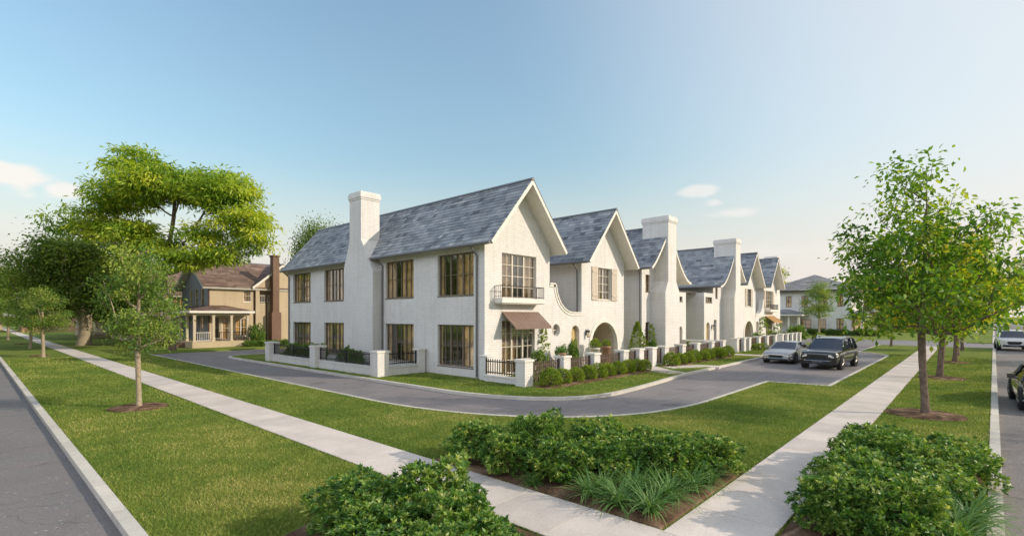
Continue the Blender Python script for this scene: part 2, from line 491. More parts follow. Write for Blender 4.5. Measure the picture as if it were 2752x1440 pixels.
# ------------------------------------------------------------------ ground, streets, lawns
def slab(name, pts, z, depth, mat, kind='structure'):
    mb = MB()
    area = sum(pts[i][0] * pts[(i + 1) % len(pts)][1] - pts[(i + 1) % len(pts)][0] * pts[i][1] for i in range(len(pts)))
    if area < 0: pts = pts[::-1]
    P = [Vector(p) for p in pts]; n = len(P)
    vo, _, fo, _, _, _ = delaunay_2d_cdt(P, [(i, (i + 1) % n) for i in range(n)], [], 1, 1e-6)
    mb.v = [(p.x, p.y, z) for p in vo]; mb.t = [0.5] * len(vo); mb.f = [tuple(f) for f in fo]
    for k in range(n):
        a, b = pts[k], pts[(k + 1) % n]
        mb.face([(*a, z), (*a, z - depth), (*b, z - depth), (*b, z)])
    return tag(mb.build(name, mat), kind=kind)


def offset_path(path, d):
    out = []
    P = [Vector(p) for p in path]
    for i, p in enumerate(P):
        a = (P[i] - P[i - 1]).normalized() if i else (P[1] - P[0]).normalized()
        b = (P[i + 1] - P[i]).normalized() if i < len(P) - 1 else a
        na = Vector((-a.y, a.x)); nb = Vector((-b.y, b.x)); n = (na + nb).normalized()
        out.append(tuple(p + n * (d / max(0.5, n.dot(na)))))
    return out


def ribbon(name, path, w, z0, z1, mat, joint=0.0):
    """kerb: a strip to the left of the path"""
    path = offset_path(path, -0.005 if w > 0 else 0.005)      # a hair proud of the lawn's edge
    mb = MB(); q = offset_path(path, w); rng = random.Random(3)
    for i in range(len(path) - 1):
        a, b, c, d = path[i], path[i + 1], q[i + 1], q[i]
        L = math.dist(a, b); n = max(1, int(L / 1.5)) if joint else 1
        for k in range(n):
            t0, t1 = k / n, (k + 1) / n - (joint / L if joint else 0)
            lp = lambda u, v, t: (u[0] + (v[0] - u[0]) * t, u[1] + (v[1] - u[1]) * t)
            A, B, Cc, Dd = lp(a, b, t0), lp(a, b, t1), lp(d, c, t1), lp(d, c, t0)
            mb.tone = rng.random()
            mb.face([(*A, z1), (*B, z1), (*Cc, z1), (*Dd, z1)])
            for u, v in ((A, B), (B, Cc), (Cc, Dd), (Dd, A)):
                mb.face([(*u, z0), (*v, z0), (*v, z1), (*u, z1)])
    return tag(mb.build(name, mat), kind='structure')


def bez(p0, p1, p2, n=10):
    return [tuple((1 - t) ** 2 * a + 2 * t * (1 - t) * b + t * t * c for a, b, c in zip(p0, p1, p2)) for t in np.linspace(0, 1, n)]


RZ = -0.10                                           # road level; lawns and pavements lie at 0
KY = lambda x: -0.10 - 0.0296 * x                    # kerb line of the street on the right
gm = MB(); gm.face([(-1500, -1500, -0.16), (2500, -1500, -0.16), (2500, 2500, -0.16), (-1500, 2500, -0.16)])
tag(gm.build('ground', LAWN), kind='structure')

# outer edge and inner edge of the lane that loops round the corner plot
lane_out = [(9.2, 44.6), (9.2, 15.0)] + bez((9.2, 14.4), (9.35, 8.6), (13.2, 6.95), 12) + bez((13.6, 6.82), (15.2, 6.35), (17, 6.4), 5) + [(23.3, 6.4), (23.5, 4.15), (43.5, 4.15)] + bez((44.5, 4.2), (46.4, 4.6), (47.6, 6.1), 5) + [(48.2, 6.4), (61, 6.4)]
lane_in = [(61, 10.25), (36, 10.3), (24, 10.12)] + bez((22.5, 10.0), (18.5, 9.55), (16.6, 9.5), 5) + bez((16.0, 9.5), (12.6, 9.7), (12.2, 14.2), 12) + [(12.15, 20), (12.15, 36.6)] + bez((12.15, 37.4), (12.3, 39.1), (14.2, 39.2), 6) + [(61, 39.2)]
tag(slab('lane', [(8.9, 3.6), (61.2, 3.6), (61.2, 46.5), (8.9, 46.5)], RZ + 0.004, 0.05, LANE))
tag(slab('cross_street', [(60.9, -2.5), (73, -2.8), (73, 200), (60.9, 200)], RZ + 0.008, 0.05, LANE))
tag(slab('left_street', [(-8, -30), (1.42, -30), (1.42, 300), (-8, 300)], RZ + 0.004, 0.05, ROAD))
tag(slab('right_street', [(-8, -9), (300, -17), (300, KY(300) + 0.4), (-8, KY(-8) + 0.1)], RZ, 0.05, ROAD))

slab('lawn', [(6.1, 200), (6.1, 2.9), (61, 2.9), (61, 6.4)] + lane_out[::-1][1:-1] + [(9.2, 44.6)] + bez((9.2, 44.8), (9.4, 46), (11, 46.1), 5) + [(61, 46.1), (61, 200)], 0, 0.14, LAWN)
slab('lawn', lane_in + [(61, 10.25)][:0], 0, 0.14, LAWN)
slab('lawn', [(1.55, 300), (1.55, -6), (4.95, -6), (4.95, 300)], 0, 0.14, LAWN)
slab('lawn', [(4.95, -6), (4.95, 1.8), (61, 1.8), (61, KY(61) + 0.16), (1.55, KY(1.55) + 0.16), (1.55, -6)], -0.004, 0.14, LAWN)
slab('lawn', [(73.15, KY(73) + 0.16), (300, KY(300) + 0.16), (300, 200), (73.15, 200)], 0, 0.14, LAWN)
slab('lawn', [(-8.1, -30), (-60, -30), (-60, 300), (-8.1, 300)], 0, 0.14, LAWN)
slab('lawn', [(-8, -9.2), (300, -17.2), (300, -80), (-8, -80)], 0, 0.14, LAWN)

ribbon('kerb', lane_out, -0.14, RZ - 0.03, 0.012, KERB)
ribbon('kerb', lane_in, -0.16, RZ - 0.03, 0.014, KERB)
ribbon('kerb', [(1.55, -6), (1.55, 300)], 0.17, RZ - 0.03, 0.02, KERB, 0.012)
ribbon('kerb', [(1.4, KY(1.4)), (61, KY(61))], 0.17, RZ - 0.03, 0.02, KERB, 0.012)
ribbon('kerb', [(73, KY(73)), (300, KY(300))], 0.2, RZ - 0.03, 0.03, KERB, 0.012)
ribbon('kerb', [(73.15, 0), (73.15, 200)], 0.18, RZ - 0.03, 0.02, KERB)
ribbon('kerb', [(61.0, 46), (61.0, 200)], -0.12, RZ - 0.03, 0.02, KERB)


def sidewalk(x0, x1, y0, y1, along, step=1.12):
    mb = MB(); rng = random.Random(int(x0 * 7 + y0))
    a, b = (x0, x1) if along == 'x' else (y0, y1)
    t = a
    while t < b - 0.05:
        e = min(b, t + step); mb.tone = rng.random()
        if along == 'x': mb.box((t + .007, y0, -.12), (e - .007, y1, .022))
        else: mb.box((x0, t + .007, -.12), (x1, e - .007, .022))
        t = e
    return tag(mb.build('sidewalk', WALK), kind='structure')


sidewalk(4.95, 6.1, 2.9, 200, 'y')
sidewalk(4.95, 60.8, 1.8, 2.9, 'x')
sidewalk(4.95, 6.1, -6, 1.8, 'y')
slab('sidewalk_base', [(4.95, -6), (6.1, -6), (6.1, 1.8), (60.8, 1.8), (60.8, 2.9), (6.1, 2.9), (6.1, 200), (4.95, 200)], 0.004, 0.1, MULCH)


def mulch(pts, z=0.02, seed=1):
    """bark bed with a slightly humped, rough surface"""
    rng = random.Random(seed); mb = MB()
    P = [Vector(p) for p in pts]; n = len(P)
    cx = sum(p.x for p in P) / n; cy = sum(p.y for p in P) / n
    rings = []
    for k, (s, h) in enumerate(((1.0, -0.03), (0.97, z), (0.8, z + .03), (0.55, z + .045), (0.25, z + .05))):
        i = len(mb.v)
        for p in P:
            mb.tone = rng.random()
            mb.v.append((cx + (p.x - cx) * s, cy + (p.y - cy) * s, h + (rng.uniform(-.008, .008) if k > 1 else 0))); mb.t.append(mb.tone)
        rings.append(i)
    for a, b in zip(rings, rings[1:]):
        for k in range(n): mb.f.append((a + k, a + (k + 1) % n, b + (k + 1) % n, b + k))
    mb.f.append(tuple(rings[-1] + k for k in range(n)))
    return tag(mb.build('mulch_bed', MULCH), kind='structure')


def densify(pts, step=0.25):
    out = []
    for a, b in zip(pts, pts[1:] + pts[:1]):
        n = max(1, int(math.dist(a, b) / step))
        out += [(a[0] + (b[0] - a[0]) * k / n, a[1] + (b[1] - a[1]) * k / n) for k in range(n)]
    return out


BEDS = [[(6.12, 2.92), (9.6, 2.92), (9.5, 3.5), (8.9, 5.0), (7.7, 6.9), (6.9, 7.6), (6.12, 7.75)],
        [(1.75, 6.2), (1.75, 1.4), (4.93, 1.4), (4.93, 6.35), (3.6, 6.75)],
        [(6.2, 1.78), (6.2, -0.05), (13.9, -0.3), (13.9, 1.2), (12.9, 1.78)]]
for i, b in enumerate(BEDS): mulch(densify(b), seed=i)
TREE_RINGS = [(18.4, 0.88, 0.95), (29.8, 0.84, 0.9), (40.3, 0.55, 0.8), (3.54, 18.77, 0.8), (3.46, 48.5, 0.6), (3.7, 70.6, 0.6)]
for i, (x, y, r) in enumerate(TREE_RINGS): mulch(circle(x, y, r, 28), seed=20 + i)
mulch(densify([(15.1, 12.75), (24.2, 12.75), (24.2, 12.05), (23.4, 11.75), (16.0, 11.7), (15.0, 11.95)]), 0.012, 31)
mulch(densify([(26.1, 12.75), (37.0, 12.75), (37.0, 12.2), (35.9, 11.9), (27.4, 11.85), (26.2, 12.1)]), 0.012, 32)


def path_strip(pts, w=1.0):
    ribbon('footpath', pts, w, -0.1, 0.018, WALK, 0.012)


# footpaths from the lane to the garden gates, laid round a patch of lawn
path_strip([(25.75, 15.5), (25.75, 12.6), (24.6, 11.3), (24.0, 10.13)], -1.15)
path_strip([(26.0, 12.5), (28.4, 11.4), (28.7, 10.2)], -0.95)
path_strip([(38.6, 15.0), (38.6, 10.31)], -1.1)
path_strip([(52.7, 15.0), (52.7, 10.27)], -1.1)


# ------------------------------------------------------------------ grass
def in_poly(X, Y, poly):
    c = np.zeros(len(X), bool); n = len(poly)
    for k in range(n):
        (x0, y0), (x1, y1) = poly[k], poly[(k + 1) % n]
        if y0 == y1: continue
        m = ((y0 > Y) != (y1 > Y)) & (X < (x1 - x0) * (Y - y0) / (y1 - y0) + x0)
        c ^= m
    return c


def blades(n, seed):
    """short turf: blade density falls with distance from the corner where the photograph stands"""
    r = np.random.default_rng(seed)
    d = 4.0 * (46 / 4.0) ** r.random(n)
    th = r.uniform(R(-6), R(96), n)
    X, Y = d * np.cos(th), d * np.sin(th)
    grid = lambda x0, x1, y0, y1: (X > x0) & (X < x1) & (Y > y0) & (Y < y1)
    lane_poly = offset_path(lane_out, -.16) + offset_path(lane_in, -.18)[:-1] + [(14.2, 46)]
    ok = grid(1.56, 4.95, -1, 90) | grid(6.1, 61, 2.9, 90) | ((X > 6) & (X < 61) & (Y < 1.8) & (Y > KY(X) + .17))
    ok &= ~in_poly(X, Y, lane_poly)
    for b in BEDS: ok &= ~in_poly(X, Y, b)
    for x, y, rr in TREE_RINGS: ok &= (X - x) ** 2 + (Y - y) ** 2 > rr * rr * r.uniform(.8, 1.05, n)
    ok &= ~(grid(15.0, 24.3, 11.9, 13.2) | grid(26, 37.2, 12, 13.2) | ((X > 15.2) & (Y > 12.9)) | ((X > 12.85) & (Y > 20.0)))
    ok &= ~(grid(24.0, 25.8, 10, 13) | grid(26, 28.8, 10.1, 12.6) | grid(37.4, 38.7, 10, 16))
    X, Y, d = X[ok], Y[ok], d[ok]; n = len(X)
    h = r.uniform(.018, .042, n) * (1 + d / 45); w = r.uniform(.0025, .0045, n) * (1 + d / 9)
    a = r.uniform(0, 2 * np.pi, n); lean = r.uniform(.2, 1.1, n) * h; la = r.uniform(0, 2 * np.pi, n)
    B = np.stack([X, Y, np.zeros(n)], 1); W = np.stack([np.cos(a) * w, np.sin(a) * w, np.zeros(n)], 1)
    T = B + np.stack([np.cos(la) * lean, np.sin(la) * lean, h], 1)
    V = np.stack([B - W, B + W, T], 1).reshape(-1, 3)
    patch = .47 + .27 * np.sin(X * .9 + 1.3 * np.sin(Y * .6)) * np.sin(Y * .8 + 1.1 * np.sin(X * .5)) + .2 * np.sin(X * 3.1 + 2 * np.sin(Y * 2.3)) * np.sin(Y * 2.7 + 1.7 * np.sin(X * 1.9))
    tone = np.repeat(np.clip(patch + r.normal(0, .22, n), 0, 1), 3)
    return V, np.arange(3 * n).reshape(-1, 3), tone


GRASS = m_leaf('grass blades', ((0, (0.085, 0.165, 0.028)), (0.5, (0.195, 0.265, 0.05)), (0.85, (0.325, 0.345, 0.085)), (1, (0.48, 0.42, 0.17))), 0.6, 0.3, (1.2, 1.15, 0.4), 0.15)
V, F, T = blades(800000, 5)
tag(np_object('grass', V, F, GRASS, T), 'short mown green grass blades covering the lawns', 'grass', kind='stuff')

# ------------------------------------------------------------------ building parts
def resample(prof, step):
    pts = [Vector(p) for p in prof]; L = [0]
    for a, b in zip(pts, pts[1:]): L.append(L[-1] + (b - a).length)
    n = max(2, int(round(L[-1] / step))); out = []
    for k in range(n + 1):
        s = L[-1] * k / n
        i = max(j for j in range(len(L) - 1) if L[j] <= s + 1e-9)
        out.append(pts[i].lerp(pts[i + 1], (s - L[i]) / (L[i + 1] - L[i])))
    return out


def gable_roof(parent, mp, profs, s0, s1, mat=SLATE, trim=CREAM, thick=0.17, step=0.25, seed=1, slate_w=0.36, cap=True):
    """profs: ridge-to-eave profiles (t,z); mp(s,t,z) -> world. Courses of single slates over a boarded deck."""
    rng = random.Random(seed)
    sl = MB(); dk = MB()
    for prof in profs:
        q = resample(prof, step)
        for j in range(len(q) - 1):
            top, bot = q[j], q[j + 1]
            d = (bot - top).normalized(); nrm = Vector((-d.y, d.x))
            if nrm.y < 0: nrm = -nrm
            s = s0 - 0.02 - rng.random() * slate_w; course = rng.uniform(-.1, .1)
            patch = rng.random() * 6
            while s < s1 + .02:
                e = min(s1 + .02, s + slate_w * rng.uniform(.6, 1.5)); a = max(s, s0 - .02)
                if e > a + .02:
                    lift = .022 + rng.uniform(0, .014); ext = rng.uniform(0, .02)
                    sl.tone = min(1, max(0, rng.gauss(.45, .17) + course + .12 * math.sin(s * .8 + patch)))
                    b1 = bot + nrm * lift + d * ext; b0 = bot - nrm * .004 + d * ext; t1 = top + nrm * .008
                    sl.face([mp(a, *t1), mp(e - .006, *t1), mp(e - .006, *b1), mp(a, *b1)])
                    sl.face([mp(a, *b1), mp(e - .006, *b1), mp(e - .006, *b0), mp(a, *b0)])
                    sl.face([mp(a, *t1), mp(a, *b1), mp(a, *b0)])
                s = e
        P = [Vector(p) for p in prof]
        lo = []
        for i, p in enumerate(P):
            d = (P[min(i + 1, len(P) - 1)] - P[max(i - 1, 0)]).normalized(); nrm = Vector((-d.y, d.x))
            if nrm.y < 0: nrm = -nrm
            lo.append(p - nrm * thick if i else Vector((p.x, p.y - thick / max(.3, nrm.y))))
        outl = [(p.x, p.y - .004) for p in P] + [(p.x, p.y) for p in reversed(lo)]
        dk.prism(outl, lambda u, w, dd: mp(dd, u, w), s0, s1)
    r = sl.build('roof', mat, parent)
    dk.build('soffit', trim, r)
    if cap:
        c = MB(); z = profs[0][0][1]; x = profs[0][0][0]
        c.prism([(x - .13, z - .05), (x, z + .07), (x + .13, z - .05), (x, z - .1)], lambda u, w, d: mp(d, u, w), s0 - .03, s1 + .03)
        c.build('ridge_cap', GUTTER, r)
    return r


def window(parent, M, u0, u1, w0, w1, cols, rows, frame=FRAME_D, rec=0.13, lights=1, curtain=CURTAIN, glass=GLASS, name='window', outline=None, cover=0.8, seed=0, bar=0.026):
    """frame with glazing bars, pane and pleated curtain behind it"""
    mb = MB(); t = .055
    def bx(a, b, c, d, d0, d1):
        p, q = M(a, c, d0), M(b, d, d1); mb.box(p, q)
    if outline is None:
        bx(u0, u0 + t, w0, w1, rec - .03, rec + .05); bx(u1 - t, u1, w0, w1, rec - .03, rec + .05)
        bx(u0 + t, u1 - t, w0, w0 + t, rec - .03, rec + .05); bx(u0 + t, u1 - t, w1 - t, w1, rec - .03, rec + .05)
        bx(u0 - .02, u1 + .02, w0 - .045, w0 - .002, -.025, rec - .03)
        W = (u1 - u0) / lights
        for k in range(1, lights): bx(u0 + W * k - .04, u0 + W * k + .04, w0 + t, w1 - t, rec - .034, rec + .046)
        for k in range(lights):
            for i in range(1, cols):
                c = u0 + W * k + W * i / cols; bx(c - bar / 2, c + bar / 2, w0 + t, w1 - t, rec - .02, rec + .035)
        for i in range(1, rows):
            c = w0 + (w1 - w0) * i / rows; bx(u0 + t, u1 - t, c - bar / 2, c + bar / 2, rec - .024, rec + .031)
    else:
        n = len(outline); cu = sum(p[0] for p in outline) / n; cw = sum(p[1] for p in outline) / n
        for k in range(n):
            a, b = outline[k], outline[(k + 1) % n]; sh = lambda p: (cu + (p[0] - cu) * .86, cw + (p[1] - cw) * .9)
            mb.face([M(*a, rec - .03), M(*b, rec - .03), M(*sh(b), rec - .03), M(*sh(a), rec - .03)])
            mb.face([M(*sh(a), rec - .03), M(*sh(b), rec - .03), M(*sh(b), rec + .03), M(*sh(a), rec + .03)])
        bx((u0 + u1) / 2 - .018, (u0 + u1) / 2 + .018, w0 + .05, w1 - .05, rec - .02, rec + .025)
        bx(u0 + .05, u1 - .05, (w0 + w1) / 2 - .018, (w0 + w1) / 2 + .018, rec - .016, rec + .02)
    f = mb.build(name, frame, parent)
    g = MB()
    if outline is None: g.face([M(u0 + .02, w0 + .02, rec + .012), M(u1 - .02, w0 + .02, rec + .012), M(u1 - .02, w1 - .02, rec + .012), M(u0 + .02, w1 - .02, rec + .012)])
    else: g.face([M(*p, rec + .012) for p in outline])
    g.build('pane', glass, f)
    if curtain and cover > 0:
        rng = random.Random(int(u0 * 37 + w0 * 11) + seed); c = MB(); u = u0; n = 0
        gap = (u0 + (u1 - u0) * rng.uniform(.3, .6), (u1 - u0) * (1 - cover))
        while u < u1 + .1:
            e = u + rng.uniform(.05, .13)
            if gap[0] < u < gap[0] + gap[1]:
                if c.v: c.build('curtain', curtain, f); c = MB()
            else:
                d0 = rec + .07 + (.06 if n % 2 else 0); d1 = rec + .07 + (0 if n % 2 else .06)
                c.face([M(u, w0 - .05, d0), M(e, w0 - .05, d1), M(e, w1 + .05, d1), M(u, w1 + .05, d0)])
            u = e; n += 1
        if c.v: c.build('curtain', curtain, f)
    return f


def lantern(parent, x, y, z):
    mb = MB()
    mb.box((x - .05, y - .03, z - .02), (x + .05, y - .004, z + .3)); mb.tube([(x, y - .03, z + .28), (x, y - .16, z + .34), (x, y - .17, z + .27)], .014, 6)
    c = (x, y - .17)
    mb.prism([(-.075, z + .16), (.075, z + .16), (.03, z + .27), (-.03, z + .27)], lambda u, w, d: (c[0] + u, c[1] + d, w), -.075, .075)
    for dx in (-.06, .06):
        for dy in (-.06, .06): mb.tube([(c[0] + dx * .75, c[1] + dy * .75, z - .1), (c[0] + dx, c[1] + dy, z + .16)], .008, 4)
    mb.box((c[0] - .05, c[1] - .05, z - .13), (c[0] + .05, c[1] + .05, z - .1))
    o = mb.build('wall_lantern', IRON, parent)
    g = MB(); g.box((c[0] - .042, c[1] - .042, z - .098), (c[0] + .042, c[1] + .042, z + .155)); g.build('lantern_glass', LAMPGLASS, o)


def gutter(parent, p0, p1, downs=()):
    """half-round gutter along an eave with downpipes (path lists)"""
    mb = MB(); mb.tube([p0, p1], .075, 8); o = mb.build('gutter', GUTTER, parent)
    for path in downs:
        d = MB(); d.tube(path, .045, 8); d.build('downpipe', GUTTER, parent)
    return o


def chimney(parent, prof, M, d0, d1, cap, mat=WHITE):
    mb = MB(); mb.prism(prof, M, d0, d1); o = mb.build('chimney', mat, parent)
    u0, u1, w = cap
    c = MB()
    c.prism(rect(u0 - .03, u1 + .03, w - .40, w - .30), M, d0 - .03, d1 + .03)
    c.prism(rect(u0 - .065, u1 + .065, w - .30, w - .05), M, d0 - .065, d1 + .065)
    c.prism(rect(u0 - .03, u1 + .03, w - .05, w + .05), M, d0 - .03, d1 + .03)
    c.build('chimney_cap', mat, o)
    return o


def shutter(parent, yf, u0, u1, w0, w1):
    mb = MB(); mb.box((u0, yf - .05, w0), (u1, yf - .012, w1))
    for k in range(1, 4):
        x = u0 + (u1 - u0) * k / 4; mb.box((x - .006, yf - .058, w0 + .02), (x + .006, yf - .05, w1 - .02))
    for z in (w0 + .25, w1 - .33): mb.box((u0 + .02, yf - .075, z), (u1 - .02, yf - .058, z + .1))
    mb.build('shutter', SHUT, parent)


def balcony(parent, yf, u0, u1, z, dep, rail_h=.56):
    s = MB(); s.box((u0, yf - dep, z), (u1, yf - .003, z + .22)); s.box((u0 + .06, yf - dep + .06, z - .05), (u1 - .06, yf - .003, z))
    o = s.build('balcony', CREAM, parent)
    r = MB(); zt = z + .22 + rail_h; y0 = yf - dep + .05; a, b = u0 + .05, u1 - .05
    for p, q in (((a, yf - .01), (a, y0)), ((a, y0), (b, y0)), ((b, y0), (b, yf - .01))):
        for zz in (zt, z + .3): r.tube([(*p, zz), (*q, zz)], .018 if zz == zt else .012, 6)
        n = max(2, int(math.dist(p, q) / .105))
        for k in range(n + 1):
            x, y = p[0] + (q[0] - p[0]) * k / n, p[1] + (q[1] - p[1]) * k / n
            r.tube([(x, y, z + .22), (x, y, zt)], .018 if k in (0, n) else .009, 5, False)
    r.build('railing', BRONZE, o)


def awning(parent, yf, u0, u1, zt, zb, dep, mat):
    mb = MB(); n = int((u1 - u0) / .24)
    A = lambda u, t, o=0: (u, yf - .01 - dep * t - o * .5, zt + (zb - zt) * t + o)
    mb.face([A(u0, 0), A(u1, 0), A(u1, 1), A(u0, 1)])
    mb.face([A(u0, 0, -.03), A(u1, 0, -.03), A(u1, 1, -.03), A(u0, 1, -.03)])
    mb.box((u0, yf - .012 - dep, zb - .09), (u1, yf + .02 - dep, zb))
    for k in range(n + 1):
        u = u0 + (u1 - u0) * k / n
        mb.face([A(u - .006, 0, .008), A(u + .006, 0, .008), A(u + .006, 1, .008), A(u - .006, 1, .008)])
        for s in (-.006, .006): mb.face([A(u + s, 0), A(u + s, 0, .008), A(u + s, 1, .008), A(u + s, 1)])
    for u in (u0, u1): mb.face([A(u, 0), A(u, 1), (u, yf - dep, zb - .09), (u, yf - .02, zb - .09 + .02)] if False else [A(u, 0), A(u, 1), A(u, 1, -.05), A(u, 0, -.05)])
    o = mb.build('awning', mat, parent)
    for u in (u0 + .05, u1 - .05):
        b = MB(); b.tube([(u, yf, zt - .62), (u, yf - dep * .92, zb - .02)], .014, 6); b.build('awning_bracket', BRONZE, o)


def door(parent, M, outline, rec, mat=DOOR, planks=4):
    us = [p[0] for p in outline]; ws = [p[1] for p in outline]
    mb = MB(); mb.face([M(*p, rec) for p in outline])
    for k in range(1, planks):
        u = min(us) + (max(us) - min(us)) * k / planks
        mb.box(M(u - .006, min(ws), rec - .008), M(u + .006, max(ws) - .16, rec - .002))
    o = mb.build('door', mat, parent)
    h = MB(); u = min(us) + .1; h.tube([M(u, min(ws) + 1.0, rec - .05), M(u, min(ws) + 1.25, rec - .05)], .014, 6); h.box(M(u - .03, min(ws) + .95, rec - .02), M(u + .03, min(ws) + 1.3, rec - .003))
    h.build('handle', IRON, o)
    return o


def lin(x0, z0, x1, z1): return [(x0, z0), (x1, z1)]


def swoop(dx, z0, z1, p=1.45, n=10, sg=1): return [(sg * dx * t, z1 + (z0 - z1) * (1 - t) ** p) for t in np.linspace(0, 1, n)]


def walls_box(mb, x0, x1, y0, y1, z1, skip='', zr=None):
    zr = zr or z1
    if 'l' not in skip: mb.face([(x0, y0, 0), (x0, y1, 0), (x0, y1, z1), (x0, y0, z1)])
    if 'r' not in skip: mb.face([(x1, y0, 0), (x1, y1, 0), (x1, y1, zr), (x1, y0, zr)])
    if 'b' not in skip: mb.face([(x0, y1, 0), (x1, y1, 0), (x1, y1, z1), (x0, y1, z1)])
    mb.face([(x0 + .02, y0 + .4, 3.1), (x1 - .02, y0 + .4, 3.1), (x1 - .02, y1 - .02, 3.1), (x0 + .02, y1 - .02, 3.1)])


YF = 15.9                       # front of the row
FY = facY(YF)
ridge_y = lambda xr: (lambda s, t, z: (xr + t, s, z))

# ------------------------------------------------------------------ townhouse on the corner (A)
A = thing('townhouse', 'white brick corner townhouse with the tall gable, balcony and brown metal awning', 'house', (18, 26, 0), 'white brick townhouses in one row')
XL = 15.6; FX = facX(XL)
LW = [(16.62, 19.2), (21.15, 23.72), (28.2, 30.72), (32.62, 35.28)]
ups = [rect(a, b, 3.78, 5.78) for a, b in LW]; los = [rect(a, b, .42, 2.4) for a, b in LW]
mb = MB()
mb.panel(FX, rect(YF, 36.0, -.1, 6.35), ups + los, .2)
frA = rect(16.72, 19.22, 3.66, 5.76); frB = rect(16.72, 19.1, .1, 2.62)
mb.panel(FY, [(15.6, -.1), (20.3, -.1), (20.3, 6.33), (17.95, 9.06), (15.6, 6.33)], [frA, frB], .2)
walls_box(mb, 15.6, 20.3, YF, 36, 6.35, 'l')
mb.face([(15.6, 36, 6.35), (20.3, 36, 6.35), (17.95, 36, 9.05)])
mb.box((15.28, 15.42, -.1), (15.7, 15.898, 1.02)); mb.box((15.25, 15.39, 1.02), (15.72, 15.899, 1.09))
mb.build('wall', WHITE, A)
for i, (a, b) in enumerate(LW):
    lights, cols = ((3, 2), (3, 2), (3, 2), (2, 3))[i]
    window(A, FX, a, b, 3.78, 5.78, cols, 2, FRAME_D, .15, lights, (CURT_D, CURTAIN, CURT_D, CURTAIN)[i], cover=(.6, .8, .7, .85)[i])
    window(A, FX, a, b, .42, 2.4, cols, 2, FRAME_D, .15, lights, (CURTAIN, CURT_D)[i % 2], cover=(.45, .6, .75, .5)[i], seed=5)
window(A, FY, 16.72, 19.22, 3.66, 5.76, 2, 4, FRAME_L, .14, 3, CURT_N, cover=.7)
window(A, FY, 16.72, 19.1, .1, 2.62, 2, 4, FRAME_L, .14, 3, CURT_N, cover=.5, name='french_door')
gable_roof(A, ridge_y(17.95), [[(0, 9.27), (-2.78, 6.06)], [(0, 9.27), (2.78, 6.06)]], 15.05, 36.3, seed=11)
gutter(A, (15.12, 15.1, 6.0), (15.12, 36.3, 6.0), ([(15.12, 16.35, 5.95), (15.3, 16.35, 5.8), (15.53, 16.35, 5.55), (15.53, 16.35, .05)],
       [(15.15, 24.0, 5.95), (15.53, 23.93, 5.6), (15.53, 23.93, .05)], [(15.12, 35.85, 5.95), (15.53, 35.85, 5.6), (15.53, 35.85, .05)]))
chimney(A, [(24.05, -.1), (24.05, 5.3), (25.25, 7.15), (25.25, 9.5), (26.5, 9.5), (26.5, 7.15), (27.15, 5.6), (27.15, -.1)], lambda u, w, d: (d, u, w), 15.0, 16.2, (25.25, 26.5, 9.85))
balcony(A, YF, 16.2, 19.28, 3.42, .52)
awning(A, YF, 16.72, 19.35, 3.02, 2.3, .85, COPPER)

# ------------------------------------------------------------------ second townhouse (B) with the curved garden wall joining it to the first
HB = thing('townhouse', 'white townhouse with arched porch, shuttered window and curved wall beside the corner house', 'house', (25.5, 23, 0), 'white brick townhouses in one row')


def curve_top(x0, x1, flip=False):
    pts = [(0, 4.47), (.45, 4.47), (.5, 4.3), (.58, 4.02), (.72, 3.72), (.92, 3.45), (1.2, 3.22), (1.55, 3.05), (1.95, 2.98), (2.9, 2.97)]
    return [(x1 - u, w) for u, w in pts] if flip else [(x0 + u, w) for u, w in pts]


def link_wall(parent, x0, x1, holes, flip=False):
    top = curve_top(x0, x1, flip)
    mb = MB()
    out = ([(x0, -.1), (x1, -.1)] + (top if flip else top[::-1]))
    mb.panel(FY, out, holes, .28)
    mb.panel(facY(YF + .3), out, holes, -.01)
    o = mb.build('garden_wall', WHITE, parent)
    c = MB()
    for a, b in zip(top, top[1:]):
        a, b = Vector(a), Vector(b); d = (b - a).normalized(); n = Vector((-d.y, d.x)); n = n if n.y > 0 or (abs(n.y) < 1e-6 and n.x > 0) else -n
        if flip is False and n.x < 0: n = -n
        if flip and n.x > 0 and n.y < .5: n = -n
        for o0, o1, dd in ((0, .07, .07), (-.14, -.001, .03)):
            c.prism([tuple(a + n * o0), tuple(b + n * o0), tuple(b + n * o1), tuple(a + n * o1)], FY, -dd, .33 if o0 == 0 else -.001)
    c.build('coping', CREAM, o)
    return o


rw = circle(20.86, 2.07, .33); dr = arch(22.22, 22.98, 0.0, 2.3)
gw = link_wall(HB, 20.3, 23.2, [rw, dr])
window(HB, FY, 20.53, 21.19, 1.74, 2.4, 1, 1, FRAME_L, .2, outline=rw, curtain=None, name='round_window')
door(HB, FY, dr, .22)
mb = MB()
AR = arch(24.13, 27.05, -.1, 2.45, 20); wB = rect(24.85, 26.32, 3.78, 5.66)
mb.panel(FY, [(23.2, -.1), (27.85, -.1), (27.85, 6.15), (25.52, 8.86), (23.2, 6.15)], [AR, wB], .22)
walls_box(mb, 23.2, 27.85, YF, 31, 6.2)
mb.build('wall', WHITE, HB)


